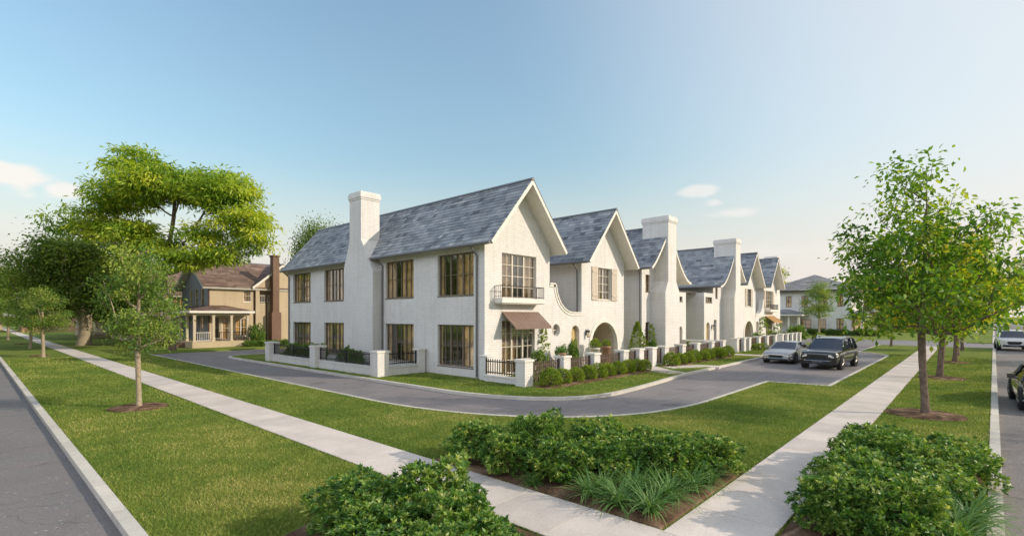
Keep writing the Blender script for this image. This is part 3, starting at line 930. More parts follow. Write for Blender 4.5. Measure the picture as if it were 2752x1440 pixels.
def arch_porch(parent, u0, u1, w1, dep=1.5):
    """molded surround and the vaulted recess behind it"""
    n = 20; c = (u0 + u1) / 2; r = (u1 - u0) / 2; zs = w1 - r
    m = MB(); ts = np.linspace(0, math.pi, n)
    ring = lambda rr: [(c + rr, -.1)] + [(c + rr * math.cos(t), zs + rr * math.sin(t)) for t in ts] + [(c - rr, -.1)]
    a, b = ring(r), ring(r + .24)
    for k in range(len(a) - 1): m.prism([a[k], a[k + 1], b[k + 1], b[k]], FY, -.035, -.002)
    o = m.build('arch_surround', CREAM, parent)
    v = MB(); L = arch(u0, u1, -.1, w1, n)
    for k in range(len(L)):
        p, q = L[k], L[(k + 1) % len(L)]
        v.face([FY(*p, .22), FY(*q, .22), FY(*q, dep), FY(*p, dep)])
    v.face([FY(*p, dep) for p in L])
    v.build('porch_recess', m_porch, parent)
    d = arch(c - .75, c + .55, 0, 2.05); door(parent, FY, d, dep - .02, SHUT, 5)


m_porch = m_brick('porch brick', (0.62, 0.53, 0.45), (0.58, 0.49, 0.41), (0.5, 0.43, 0.37))
arch_porch(HB, 24.13, 27.05, 2.45)
window(HB, FY, 24.85, 26.32, 3.78, 5.66, 2, 4, FRAME_L, .15, 2, CURT_N, cover=.6)
shutter(HB, YF, 24.2, 24.82, 3.74, 5.68); shutter(HB, YF, 26.35, 26.97, 3.74, 5.68)
gable_roof(HB, ridge_y(25.52), [[(0, 9.05), (-2.8, 5.83)], [(0, 9.05), (2.8, 5.83)]], 15.05, 31.3, seed=12)
gutter(HB, (22.68, 15.1, 5.78), (22.68, 31, 5.78), ([(22.7, 16.15, 5.75), (23.1, 16.15, 5.4), (23.12, 16.15, 3.0)],))
lantern(HB, 23.62, YF, 1.75)

# ------------------------------------------------------------------ third townhouse (C) with flared roof and tall chimney breast
HC = thing('townhouse', 'white townhouse with swooping flared roof and tall chimney, nearer of two such', 'house', (33, 23, 0), 'white brick townhouses in one row')


def flare_house(P, xr, x0, x1, lw, rw_, zl, zr, holes, seed, lpow, rpow):
    mb = MB()
    pl = swoop(lw, 9.05, zl, lpow, 12, -1); pr_ = swoop(rw_, 9.05, zr, rpow, 12, 1)

    def zat(x):
        t = x - xr; pr = pl if t < 0 else pr_
        for a, b in zip(pr, pr[1:]):
            if min(a[0], b[0]) - 1e-6 <= t <= max(a[0], b[0]) + 1e-6: return a[1] + (b[1] - a[1]) * (t - a[0]) / (b[0] - a[0]) - .12
        return pr[-1][1] - .12
    xs = np.linspace(x1, x0, 18)
    mb.panel(FY, [(x0, -.1), (x1, -.1)] + [(x, zat(x)) for x in xs], holes, .2)
    walls_box(mb, x0, x1, YF, 31, zat(x0), '', zat(x1))
    mb.build('wall', WHITE, P)
    gable_roof(P, ridge_y(xr), [pl, pr_], 15.0, 31.3, seed=seed)


c1 = rect(30.72, 31.3, 4.45, 5.62); c2 = rect(30.72, 31.36, 0.05, 2.4)
flare_house(HC, 32.6, 30.2, 35.7, 2.72, 3.55, 6.02, 5.3, [c1, c2], 13, 1.2, 1.75)
window(HC, FY, 30.72, 31.3, 4.45, 5.62, 1, 2, FRAME_D, .12, 1, CURT_D)
door(HC, FY, c2, .15, DARKWOOD)
chimney(HC, [(31.5, -.1), (31.5, 4.45), (31.93, 5.2), (31.93, 9.2), (33.2, 9.2), (33.2, 5.2), (33.72, 4.45), (33.72, -.1)], lambda u, w, d: (u, d, w), 14.85, 16.75, (31.93, 33.2, 9.58))
gutter(HC, (29.82, 15.05, 5.95), (29.82, 31, 5.95), ([(29.82, 15.95, 5.9), (30.12, 16.0, 5.6), (30.14, 16.0, .05)],))
mb = MB()
cw1 = rect(36.02, 36.62, 3.92, 4.3); cw2 = arch(36.02, 36.62, 0, 2.05)
mb.panel(FY, rect(35.7, 37.25, -.1, 4.55), [cw1, cw2], .2)
mb.face([(37.25, YF, -.1), (37.25, 22, -.1), (37.25, 22, 4.55), (37.25, YF, 4.55)]); mb.box((35.7, YF + .01, 4.55), (37.29, 22, 4.63))
lo = mb.build('side_bay', WHITE, HC)
window(HC, FY, 36.02, 36.62, 3.92, 4.3, 1, 1, FRAME_D, .12, 1, CURT_D)
door(HC, FY, cw2, .18, SHUT)

# ------------------------------------------------------------------ fourth townhouse (D), its mirror image beyond the dark passage
HD = thing('townhouse', 'white townhouse with swooping flared roof and tall chimney, farther of two such', 'house', (45, 23, 0), 'white brick townhouses in one row')
d1 = rect(43.35, 43.85, 4.35, 5.5); d2 = rect(43.0, 43.6, 0, 2.5)
flare_house(HD, 45.9, 42.8, 48.3, 3.75, 2.72, 5.35, 6.02, [d1, d2], 14, 1.75, 1.2)
window(HD, FY, 43.35, 43.85, 4.35, 5.5, 1, 2, FRAME_D, .12, 1, CURT_D)
door(HD, FY, d2, .2, DARKWOOD)
chimney(HD, [(44.95, -.1), (44.95, 4.45), (45.3, 5.2), (45.3, 9.2), (46.5, 9.2), (46.5, 5.2), (47.05, 4.45), (47.05, -.1)], lambda u, w, d: (u, d, w), 14.85, 16.75, (45.3, 46.5, 9.58))
mb = MB(); e1 = rect(41.15, 42.6, 3.95, 4.4); e2 = arch(41.25, 42.1, 0, 2.3)
mb.panel(FY, rect(40.85, 42.8, -.1, 4.75), [e1, e2], .2)
mb.face([(40.85, YF, -.1), (40.85, 22, -.1), (40.85, 22, 4.75), (40.85, YF, 4.75)])
mb.face([(37.26, 20.5, -.1), (40.84, 20.5, -.1), (40.84, 20.5, 4.6), (37.26, 20.5, 4.6)])
mb.build('side_bay', WHITE, HD)
window(HD, FY, 41.15, 42.6, 3.95, 4.4, 3, 1, FRAME_D, .12, 1, CURT_D)
door(HD, FY, e2, .18, DOOR)
lantern(HD, 42.5, YF, 1.8)
mb = MB(); mb.box((37.3, 16.6, 4.66), (42.0, 21.5, 4.86)); mb.box((37.3, 16.6, 4.35), (37.42, 21.5, 4.66)); mb.build('passage_canopy', BRONZE, HD)
gutter(HD, (42.1, 15.05, 5.28), (42.1, 31, 5.28))

# ------------------------------------------------------------------ fifth and sixth townhouses (E, F)
HE = thing('townhouse', 'distant white townhouse with dark arched doorway next to the far chimney', 'house', (52, 23, 0), 'white brick townhouses in one row')
mb = MB(); ae = arch(50.9, 53.55, -.1, 2.35, 18); we = rect(51.35, 53.0, 3.8, 5.5)
mb.panel(FY, [(49.7, -.1), (54.35, -.1), (54.35, 6.1), (52.02, 8.82), (49.7, 6.1)], [ae, we], .22)
walls_box(mb, 49.7, 54.35, YF, 31, 6.15); mb.build('wall', WHITE, HE)
arch_porch(HE, 50.9, 53.55, 2.35)
window(HE, FY, 51.75, 52.75, 3.8, 5.5, 2, 4, FRAME_L, .15, 1, CURT_N, cover=.6)
shutter(HE, YF, 51.1, 51.7, 3.76, 5.52); shutter(HE, YF, 52.8, 53.4, 3.76, 5.52)
gable_roof(HE, ridge_y(52.02), [[(0, 9.0), (-2.8, 5.83)], [(0, 9.0), (2.8, 5.83)]], 15.05, 31.3, seed=15)
gutter(HE, (49.2, 15.1, 5.78), (49.2, 31, 5.78))

HF = thing('townhouse', 'farthest white townhouse, with amber awning below a small balcony', 'house', (59.5, 23, 0), 'white brick townhouses in one row')
link_wall(HF, 54.35, 57.2, [arch(54.6, 55.36, 0, 2.3)], True)
door(HF, FY, arch(54.6, 55.36, 0, 2.3), .22)
mb = MB(); f1 = rect(57.9, 60.3, 3.66, 5.55); f2 = rect(57.9, 60.3, .1, 2.55)
mb.panel(FY, [(57.2, -.1), (61.85, -.1), (61.85, 6.2), (59.52, 8.92), (57.2, 6.2)], [f1, f2], .2)
walls_box(mb, 57.2, 61.85, YF, 36, 6.2); mb.build('wall', WHITE, HF)
window(HF, FY, 57.9, 60.3, 3.66, 5.55, 2, 4, FRAME_L, .14, 2, CURT_N, cover=.6)
window(HF, FY, 57.9, 60.3, .1, 2.55, 2, 4, FRAME_L, .14, 2, CURT_N, cover=.5, name='french_door')
shutter(HF, YF, 57.25, 57.85, 3.62, 5.58); shutter(HF, YF, 60.35, 60.95, 3.62, 5.58)
gable_roof(HF, ridge_y(59.52), [[(0, 9.12), (-2.78, 5.9)], [(0, 9.12), (2.78, 5.9)]], 15.05, 36.3, seed=16)
balcony(HF, YF, 57.7, 60.7, 3.3, .55)
awning(HF, YF, 57.7, 60.9, 2.85, 2.2, .9, ORANGE)
chimney(HF, [(61.9, -.1), (61.9, 5.0), (62.15, 5.6), (62.15, 9.2), (63.3, 9.2), (63.3, 5.6), (63.5, 5.0), (63.5, -.1)], lambda u, w, d: (u, d, w), 15.9, 17.2, (62.15, 63.3, 9.6))


# ------------------------------------------------------------------ garden fences with brick piers
def pier(parent, x, y, h=1.06, w=.5):
    mb = MB(); mb.box((x - w / 2, y - w / 2, -.12), (x + w / 2, y + w / 2, h - .09))
    o = mb.build('pier', WHITE, parent)
    c = MB(); c.box((x - w / 2 - .04, y - w / 2 - .04, h - .09), (x + w / 2 + .04, y + w / 2 + .04, h)); c.build('pier_cap', CREAM, o)


def picket_panel(parent, a, b, z0, z1, mat, step=.13, pk=.035, top_rail=.13, name='picket_panel'):
    mb = MB(); a, b = Vector(a), Vector(b); L = (b - a).length; d = (b - a) / L; n = Vector((-d.y, d.x))
    def slat(p, q, w0, w1, th):
        c = [p - n * th, q - n * th, q + n * th, p + n * th]
        i = len(mb.v); mb.v += [(v.x, v.y, w0) for v in c] + [(v.x, v.y, w1) for v in c]; mb.t += [.5] * 8
        for q4 in ((3, 2, 1, 0), (4, 5, 6, 7), (0, 1, 5, 4), (1, 2, 6, 5), (2, 3, 7, 6), (3, 0, 4, 7)): mb.f.append(tuple(i + k for k in q4))
    for z in (z0 + .06, z1 - top_rail): slat(a, b, z, z + .045, .016)
    m = int(L / step)
    for k in range(1, m):
        p = a + d * (L * k / m); slat(p - d * pk / 2, p + d * pk / 2, z0, z1, .01)
    for p in (a + d * .02, b - d * .02): slat(p - d * .028, p + d * .028, z0 - .02, z1 + .02, .028)
    return mb.build(name, mat, parent)


def low_wall(parent, a, b, h, t=.26):
    mb = MB()
    if abs(a[0] - b[0]) < .01:
        mb.box((a[0] - t / 2, a[1], -.12), (a[0] + t / 2, b[1], h - .06)); mb.box((a[0] - t / 2 - .03, a[1], h - .06), (a[0] + t / 2 + .03, b[1], h))
    else:
        mb.box((a[0], a[1] - t / 2, -.12), (b[0], a[1] + t / 2, h - .06)); mb.box((a[0], a[1] - t / 2 - .03, h - .06), (b[0], a[1] + t / 2 + .03, h))
    mb.build('base_wall', WHITE, parent)


FN = thing('fence', 'white brick pier fence with black iron railings along the shaded side of the corner house', 'fence', (13, 26, 0))
for y in (32.4, 26.35, 20.25): pier(FN, 13.0, y, 1.2, .62)
pier(FN, 15.3, 20.25, 1.2, .4)
for a, b in ((26.66, 32.09), (20.56, 26.04)):
    low_wall(FN, (13, a), (13, b), .42)
    for k in range(2): picket_panel(FN, (13, a + (b - a) * k / 2), (13, a + (b - a) * (k + 1) / 2), .47, 1.1, IRON, .11, .02, name='railing')
low_wall(FN, (13.31, 20.25), (15.1, 20.25), .42); picket_panel(FN, (13.33, 20.25), (15.08, 20.25), .47, 1.1, IRON, .11, .02, name='railing')

FF = thing('fence', 'brown picket fence with white piers before the corner house and arched porch', 'fence', (20, 13.1, 0))
low_wall(FF, (15.2, 13.35), (15.2, 15.4), .28, .2); picket_panel(FF, (15.2, 13.35), (15.2, 15.4), .32, .98, BRONZE, .13, .04)
px = [15.08, 17.65, 20.05, 22.75, 24.4]
for x in px: pier(FF, x, 13.1, 1.08)
for a, b in zip(px, px[1:]): picket_panel(FF, (a + .26, 13.1), (b - .26, 13.1), .1, .95, PICKET, .125, .06, .2)
picket_panel(FF, (24.66, 13.12), (25.62, 13.12), .08, .92, PICKET, .1, .06, .2, name='gate')

FC = thing('fence', 'brown picket fence with white piers before the nearer flared-roof townhouse', 'fence', (31, 13.1, 0))
px = [25.9, 27.45, 29.85, 32.1, 34.6, 36.75]
for x in px: pier(FC, x, 13.1, 1.08)
for a, b in zip(px, px[1:]): picket_panel(FC, (a + .26, 13.1), (b - .26, 13.1), .1, .95, PICKET, .125, .06, .2)
mb = MB(); mb.box((36.6, 13.36, -.1), (36.9, 15.9, .95)); mb.box((36.55, 13.36, .95), (36.95, 15.9, 1.05)); mb.build('return_wall', WHITE, FC)

FD = thing('fence', 'brown picket fence with white piers between the two parked cars and the far arched doorway', 'fence', (47, 13.4, 0))
px = [40.6, 42.3, 43.6, 46.2, 48.6, 51.2]
for x in px: pier(FD, x, 13.4, 1.08)
for a, b in zip(px, px[1:]): picket_panel(FD, (a + .26, 13.4), (b - .26, 13.4), .1, .95, PICKET, .125, .06, .2)
FE = thing('fence', 'brown picket fence with white piers before the farthest townhouse with the amber awning', 'fence', (57, 13.4, 0))
px = [53.6, 55.4, 57.2, 58.9, 60.6]
for x in px: pier(FE, x, 13.4, 1.08)
for a, b in zip(px, px[1:]): picket_panel(FE, (a + .26, 13.4), (b - .26, 13.4), .1, .95, PICKET, .125, .06, .2)

# ------------------------------------------------------------------ houses in the background
ridge_x = lambda yr: (lambda s, t, z: (s, yr + t, z))


def column(mb, x, y, z0, z1, w=.13):
    mb.box((x - w, y - w, z0), (x + w, y + w, z0 + .12)); mb.box((x - w * .75, y - w * .75, z0 + .12), (x + w * .75, y + w * .75, z1 - .1)); mb.box((x - w, y - w, z1 - .1), (x + w, y + w, z1))


def railing(parent, pts, z0, z1, mat, step=.14):
    mb = MB()
    for a, b in zip(pts, pts[1:]):
        for z in (z0 + .08, z1): mb.tube([(*a, z), (*b, z)], .03, 5)
        n = int(math.dist(a, b) / step)
        for k in range(n): mb.tube([(a[0] + (b[0] - a[0]) * k / n, a[1] + (b[1] - a[1]) * k / n, z0 + .08), (a[0] + (b[0] - a[0]) * k / n, a[1] + (b[1] - a[1]) * k / n, z1)], .018, 4, False)
    mb.build('porch_railing', mat, parent)


def hip_roof(parent, x0, x1, y0, y1, ze, zr, mat, trim, name='roof', ins=None):
    """hipped roof with a short ridge along the longer side"""
    w, d = x1 - x0, y1 - y0; k = ins or min(w, d) / 2
    if w >= d: r0, r1 = (x0 + k, (y0 + y1) / 2, zr), (x1 - k, (y0 + y1) / 2, zr)
    else: r0, r1 = ((x0 + x1) / 2, y0 + k, zr), ((x0 + x1) / 2, y1 - k, zr)
    c = [(x0, y0, ze), (x1, y0, ze), (x1, y1, ze), (x0, y1, ze)]
    mb = MB(); rng = random.Random(5)
    def strip(a, b, t1, t0):
        a, b, t1, t0 = map(Vector, (a, b, t1, t0)); n = max(3, int(((t0 + t1) / 2 - (a + b) / 2).length / .28))
        for j in range(n):
            u, v = j / n, (j + 1) / n
            p0, p1, q1, q0 = a.lerp(t0, u), b.lerp(t1, u), b.lerp(t1, v), a.lerp(t0, v)
            m = max(2, int((p1 - p0).length / .8))
            for i in range(m):
                mb.tone = min(1, max(0, rng.gauss(.5, .22)))
                l0, l1 = i / m, (i + 1) / m; up = Vector((0, 0, .025))
                mb.face([p0.lerp(p1, l0) + up, p0.lerp(p1, l1) + up, q0.lerp(q1, l1) + up * .3, q0.lerp(q1, l0) + up * .3])
    if w >= d: strip(c[0], c[1], r1, r0); strip(c[1], c[2], r1, r1); strip(c[2], c[3], r0, r1); strip(c[3], c[0], r0, r0)
    else: strip(c[3], c[0], r0, r1); strip(c[0], c[1], r0, r0); strip(c[1], c[2], r1, r0); strip(c[2], c[3], r1, r1)
    o = mb.build(name, mat, parent)
    e = MB(); e.box((x0, y0, ze - .2), (x1, y1, ze - .005)); e.build('eave', trim, o)
    return o


TRIM_T = m_plain('tan painted trim', (0.5, 0.42, 0.31), 0.6, 0.06, 4)
T = thing('house', 'tan sided house with brown gabled roof and columned porch at the bend of the lane', 'house', (18, 55, 0))
TX, TY = 15.0, 51.5
M1, M2 = facY(TY), facX(TX)
tw = [rect(17.95, 18.65, 4.2, 5.35), rect(15.25, 15.95, .75, 2.75), rect(16.1, 16.75, .6, 2.75), rect(17.2, 18.3, .9, 2.6)]
mb = MB(); mb.panel(M1, rect(15, 19.0, 0, 5.6), tw, .1); walls_box(mb, 15, 23.5, TY, 60, 5.6, 'l')
mb.build('wall', TAN, T)
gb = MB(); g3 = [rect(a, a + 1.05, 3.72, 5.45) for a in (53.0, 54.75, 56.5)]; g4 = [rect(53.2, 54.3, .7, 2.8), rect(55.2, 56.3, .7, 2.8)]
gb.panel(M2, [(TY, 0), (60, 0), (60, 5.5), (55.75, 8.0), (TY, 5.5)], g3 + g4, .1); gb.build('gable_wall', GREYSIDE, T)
for q in tw: window(T, M1, q[0][0], q[1][0], q[0][1], q[2][1], 1, 2, CREAM, .08, 1 if q[1][0] - q[0][0] < 1 else 2, CURT_D, GLASS)
for q in g3 + g4: window(T, M2, q[0][0], q[1][0], q[0][1], q[2][1], 1, 2, CREAM, .08, 1, CURT_D, GLASS)
gable_roof(T, ridge_x(55.75), [[(0, 8.35), (-4.7, 5.52)], [(0, 8.35), (4.7, 5.52)]], 14.4, 23.9, BROWNROOF, CREAM, .2, .3, 21, .5)
# gabled bay on the right with a recessed balcony
bx = rect(19.35, 20.6, 4.1, 5.55); mb = MB()
mb.panel(facY(TY - .25), [(19.0, 0), (24.0, 0), (24.0, 5.7), (21.5, 7.85), (19.0, 5.7)], [bx], .9)
mb.face([(19, TY - .25, 0), (19, TY, 0), (19, TY, 5.7), (19, TY - .25, 5.7)]); mb.face([(24, TY - .25, 0), (24, TY + 2, 0), (24, TY + 2, 5.7), (24, TY - .25, 5.7)])
mb.face([(19.3, TY + .66, 4), (20.7, TY + .66, 4), (20.7, TY + .66, 5.6), (19.3, TY + .66, 5.6)])
mb.build('bay_wall', TAN, T)
gable_roof(T, ridge_y(21.5), [[(0, 8.05), (-2.95, 5.62)], [(0, 8.05), (2.95, 5.62)]], 50.9, 56.5, BROWNROOF, CREAM, .2, .3, 22, .5)
railing(T, [(19.38, TY - .2), (20.58, TY - .2)], 4.1, 4.85, CREAM)
ch = MB(); ch.box((20.35, 50.5, 0), (20.95, TY - .26, 8.7)); ch.box((20.2, 50.4, 0), (21.1, TY - .27, 3.2))
o = ch.build('chimney', m_brick('brown chimney brick', (.22, .13, .09), (.18, .105, .07), (.22, .17, .13)), T); c = MB(); c.box((20.28, 50.43, 8.7), (21.02, TY - .2, 8.85)); c.build('chimney_cap', DARKWOOD, o)
p = MB(); p.box((13.3, 50.1, 0), (18.1, TY - .01, .55)); p.box((13.3, TY - .01, 0), (14.99, 57.5, .55)); p.build('porch_floor', TAN, T)
for k in range(3):
    st = MB(); st.box((13.0 - .3 * k, 52.3, 0), (13.3 - .3 * k, 54.2, .42 - .13 * k)); st.build('step', m_plain('brown brick step', (.2, .12, .09), .8), T)
for x, y in ((13.5, 50.3), (15.0, 50.3), (16.5, 50.3), (17.9, 50.3), (13.5, 52.4), (13.5, 54.6), (13.5, 57.2)):
    cl = MB(); column(cl, x, y, .55, 2.9); cl.build('porch_column', TRIM_T, T)
bm_ = MB(); bm_.box((13.35, 50.15, 2.9), (18.05, 50.45, 3.14)); bm_.box((13.35, 50.46, 2.9), (13.65, 57.4, 3.14)); bm_.build('porch_beam', TRIM_T, T)
pr_ = hip_roof(T, 13.0, 18.4, 49.8, 57.8, 3.3, 3.95, BROWNROOF, CREAM, 'porch_roof', 2.2)
railing(T, [(13.6, 50.3), (14.9, 50.3)], .55, 1.35, CREAM); railing(T, [(15.1, 50.3), (17.8, 50.3)], .55, 1.35, IRON)
dp = MB()
for x, y in ((18.98, TY - .05), (20.0, TY - .3), (14.98, TY - .06)): dp.tube([(x, y, .1), (x, y, 5.5)], .06, 6)
dp.build('downpipe', DARKWOOD, T)

S = thing('house', 'salmon brick house half hidden by trees just behind the corner townhouse', 'house', (28, 66, 0))
mb = MB(); sw = [rect(24.6, 25.7, .8, 2.4)]
mb.panel(facY(62), rect(23, 34, 0, 6.4), sw, .1); mb.face([(23, 62, 0), (23, 76, 0), (23, 76, 6.4), (23, 69, 9.5), (23, 62, 6.4)]); walls_box(mb, 23, 34, 62, 76, 6.4, 'l'); mb.build('wall', SALMON, S)
window(S, facY(62), 24.6, 25.7, .8, 2.4, 1, 2, CREAM, .08, 2, CURT_D)
gable_roof(S, ridge_x(69), [[(0, 9.7), (-7.5, 6.3)], [(0, 9.7), (7.5, 6.3)]], 22.6, 34.4, BROWNROOF, CREAM, .2, .35, 23, .6)


def simple_house(label, x0, x1, y0, y1, ze, zr, wall, roof, along, porch=True, loc=None, seed=1):
    h = thing('house', label, 'house', ((x0 + x1) / 2, (y0 + y1) / 2, 0))
    mb = MB(); m = facX(x0); f = facY(y0); W = []; W2 = []
    for k in range(3):
        c = y0 + (y1 - y0) * (k + .5) / 3; W += [rect(c - .5, c + .5, .9, 2.5), rect(c - .5, c + .5, ze - 2.2, ze - .6)]
        c = x0 + (x1 - x0) * (k + .5) / 3; W2 += [rect(c - .5, c + .5, .9, 2.5), rect(c - .5, c + .5, ze - 2.2, ze - .6)]
    yc, xc = (y0 + y1) / 2, (x0 + x1) / 2
    mb.panel(m, [(y0, 0), (y1, 0), (y1, ze)] + ([(yc, zr - .2)] if along == 'x' else []) + [(y0, ze)], W, .1)
    mb.panel(f, [(x0, 0), (x1, 0), (x1, ze)] + ([(xc, zr - .2)] if along == 'y' else []) + [(x0, ze)], W2, .1)
    walls_box(mb, x0, x1, y0, y1, ze, 'l'); mb.build('wall', wall, h)
    for q in W: window(h, m, q[0][0], q[1][0], q[0][1], q[2][1], 1, 2, CREAM, .08, 1, CURT_D)
    for q in W2: window(h, f, q[0][0], q[1][0], q[0][1], q[2][1], 1, 2, CREAM, .08, 1, CURT_D)
    if along == 'x': gable_roof(h, ridge_x(yc), [[(0, zr), (-(y1 - y0) / 2 - .5, ze - .25)], [(0, zr), ((y1 - y0) / 2 + .5, ze - .25)]], x0 - .5, x1 + .5, roof, CREAM, .2, .4, seed, .7)
    else: gable_roof(h, ridge_y(xc), [[(0, zr), (-(x1 - x0) / 2 - .5, ze - .25)], [(0, zr), ((x1 - x0) / 2 + .5, ze - .25)]], y0 - .5, y1 + .5, roof, CREAM, .2, .4, seed, .7)
    if porch:
        p = MB(); p.box((x0 - 2.2, y0, 0), (x0 - .01, y1, .5)); p.build('porch_floor', TAN, h)
        n = 5
        for k in range(n): c = MB(); column(c, x0 - 2.0, y0 + .2 + (y1 - y0 - .4) * k / (n - 1), .5, 2.8); c.build('porch_column', CREAM, h)
        hip_roof(h, x0 - 2.5, x0 + .3, y0 - .3, y1 + .3, 3.0, 3.7, roof, CREAM, 'porch_roof', 1.2)
    return h


simple_house('grey sided house with brown roof behind the pale-trunked sapling, left of the tan house', 14.5, 24, 66, 76, 5.4, 8.6, GREYSIDE, BROWNROOF, 'x', seed=31)
simple_house('shaded house with a long pale porch right of the thick oak trunk', 13, 23, 84, 98, 5.2, 8.2, TAN, BROWNROOF, 'y', seed=32)
simple_house('small brick house at the far end of the left footpath', 6.5, 16, 122, 132, 3.2, 6.2, SALMON, BROWNROOF, 'x', False, seed=33)
simple_house('low pinkish house beyond the far end of the street on the left', -8, 3.2, 128, 138, 3.0, 5.6, SALMON, SLATE_FAR, 'x', False, seed=34)

B = thing('house', 'pale two-storey house with grey hipped roof across the far street', 'house', (94, 17, 0))
BX = 88.0; MX = facX(BX); MY = facY(12.5)
bw = [rect(20.4, 21.2, 4.3, 6.0), rect(18.1, 19.0, 4.3, 6.0), rect(15.6, 16.4, 4.3, 6.0), rect(13.5, 14.25, 4.3, 6.0), rect(17.7, 19.1, .95, 2.35), rect(15.7, 16.45, .9, 2.4), rect(13.45, 14.35, .9, 2.5)]
mb = MB(); mb.panel(MX, rect(12.5, 24, 0, 6.7), bw, .12)
bs = [rect(90, 91, 4.3, 6), rect(93, 94, 4.3, 6), rect(89.5, 91.5, .3, 2.6), rect(93, 95, .3, 2.6)]
mb.panel(MY, rect(88, 100, 0, 6.7), bs, .12); walls_box(mb, 88, 100, 12.5, 24, 6.7, 'l'); mb.build('wall', BLUESIDE, B)
for q in bw: window(B, MX, q[0][0], q[1][0], q[0][1], q[2][1], 1, 2, FRAME_D, .1, 1, CURTAIN)
for q in bs: window(B, MY, q[0][0], q[1][0], q[0][1], q[2][1], 1, 2, FRAME_D, .1, 1, CURTAIN)
hip_roof(B, 87.1, 100.9, 11.6, 24.9, 6.85, 9.6, SLATE_FAR, BRONZE, ins=6.4)
p = MB(); p.box((83.5, 18.3, 0), (87.99, 23, .4)); p.box((88, 9.6, 0), (96, 12.49, .4)); p.build('porch_floor', LIMESTONE, B)
for x, y in ((83.8, 18.5), (83.8, 19.8), (83.8, 21.3), (83.8, 22.8), (88.2, 9.8), (89.8, 9.8), (91.6, 9.8), (93.6, 9.8), (95.7, 9.8), (88.2, 11.2)):
    c = MB(); column(c, x, y, .4, 2.95, .165); c.build('porch_column', CREAM, B)
hip_roof(B, 83.1, 88.2, 17.9, 23.4, 3.1, 3.9, SLATE_FAR, CREAM, 'porch_roof', 2.4); hip_roof(B, 87.4, 96.6, 9.1, 12.7, 3.2, 4.1, SLATE_FAR, BRONZE, 'porch_roof', 1.7)
for x in np.linspace(88.4, 95.5, 9): g = MB(); g.box((x - .35, 11.95, .4), (x + .2, 12.1, 2.95)); g.build('porch_drape', CURTAIN, B)


# ------------------------------------------------------------------ parked cars
def car_paint(name, col, rough=0.25, metal=0.3):
    m, N, L, b = mat_base(name, rough, 0.5)
    b.inputs['Base Color'].default_value = (*col, 1); b.inputs['Metallic'].default_value = metal
    b.inputs['Coat Weight'].default_value = 0.8; b.inputs['Coat Roughness'].default_value = 0.06
    n = noise(N, L, N.new('ShaderNodeTexCoord').outputs['Object'], 4, 3)
    L.new(ramp(N, L, n, ((0.3, (rough * .9,) * 3), (0.7, (rough * 1.3,) * 3))), b.inputs['Roughness'])
    return m


RUBBER = m_plain('tyre rubber', (0.02, 0.02, 0.02), 0.85, 0.2, 12)
RIM = m_plain('alloy rim', (0.16, 0.155, 0.15), 0.45, 0.08, 8, 0.5, 0.6)
BLACKTRIM = m_plain('black plastic trim', (0.025, 0.025, 0.027), 0.5, 0.2, 9)
CARGLASS = m_plain('tinted car glass', (0.010, 0.020, 0.045), 0.05, 0.05, 3, 0.8)
HEADL = m_plain('headlamp lens', (0.72, 0.70, 0.64), 0.12, 0.08, 12, 0.8)
CHROME = m_plain('chrome trim', (0.7, 0.69, 0.66), 0.15, 0.05, 5, 0.5, 1.0)
PLATE = m_plain('blank plate', (0.10, 0.10, 0.10), 0.5, 0.05, 5)
SEAT = m_plain('seat fabric', (0.05, 0.045, 0.04), 0.8)


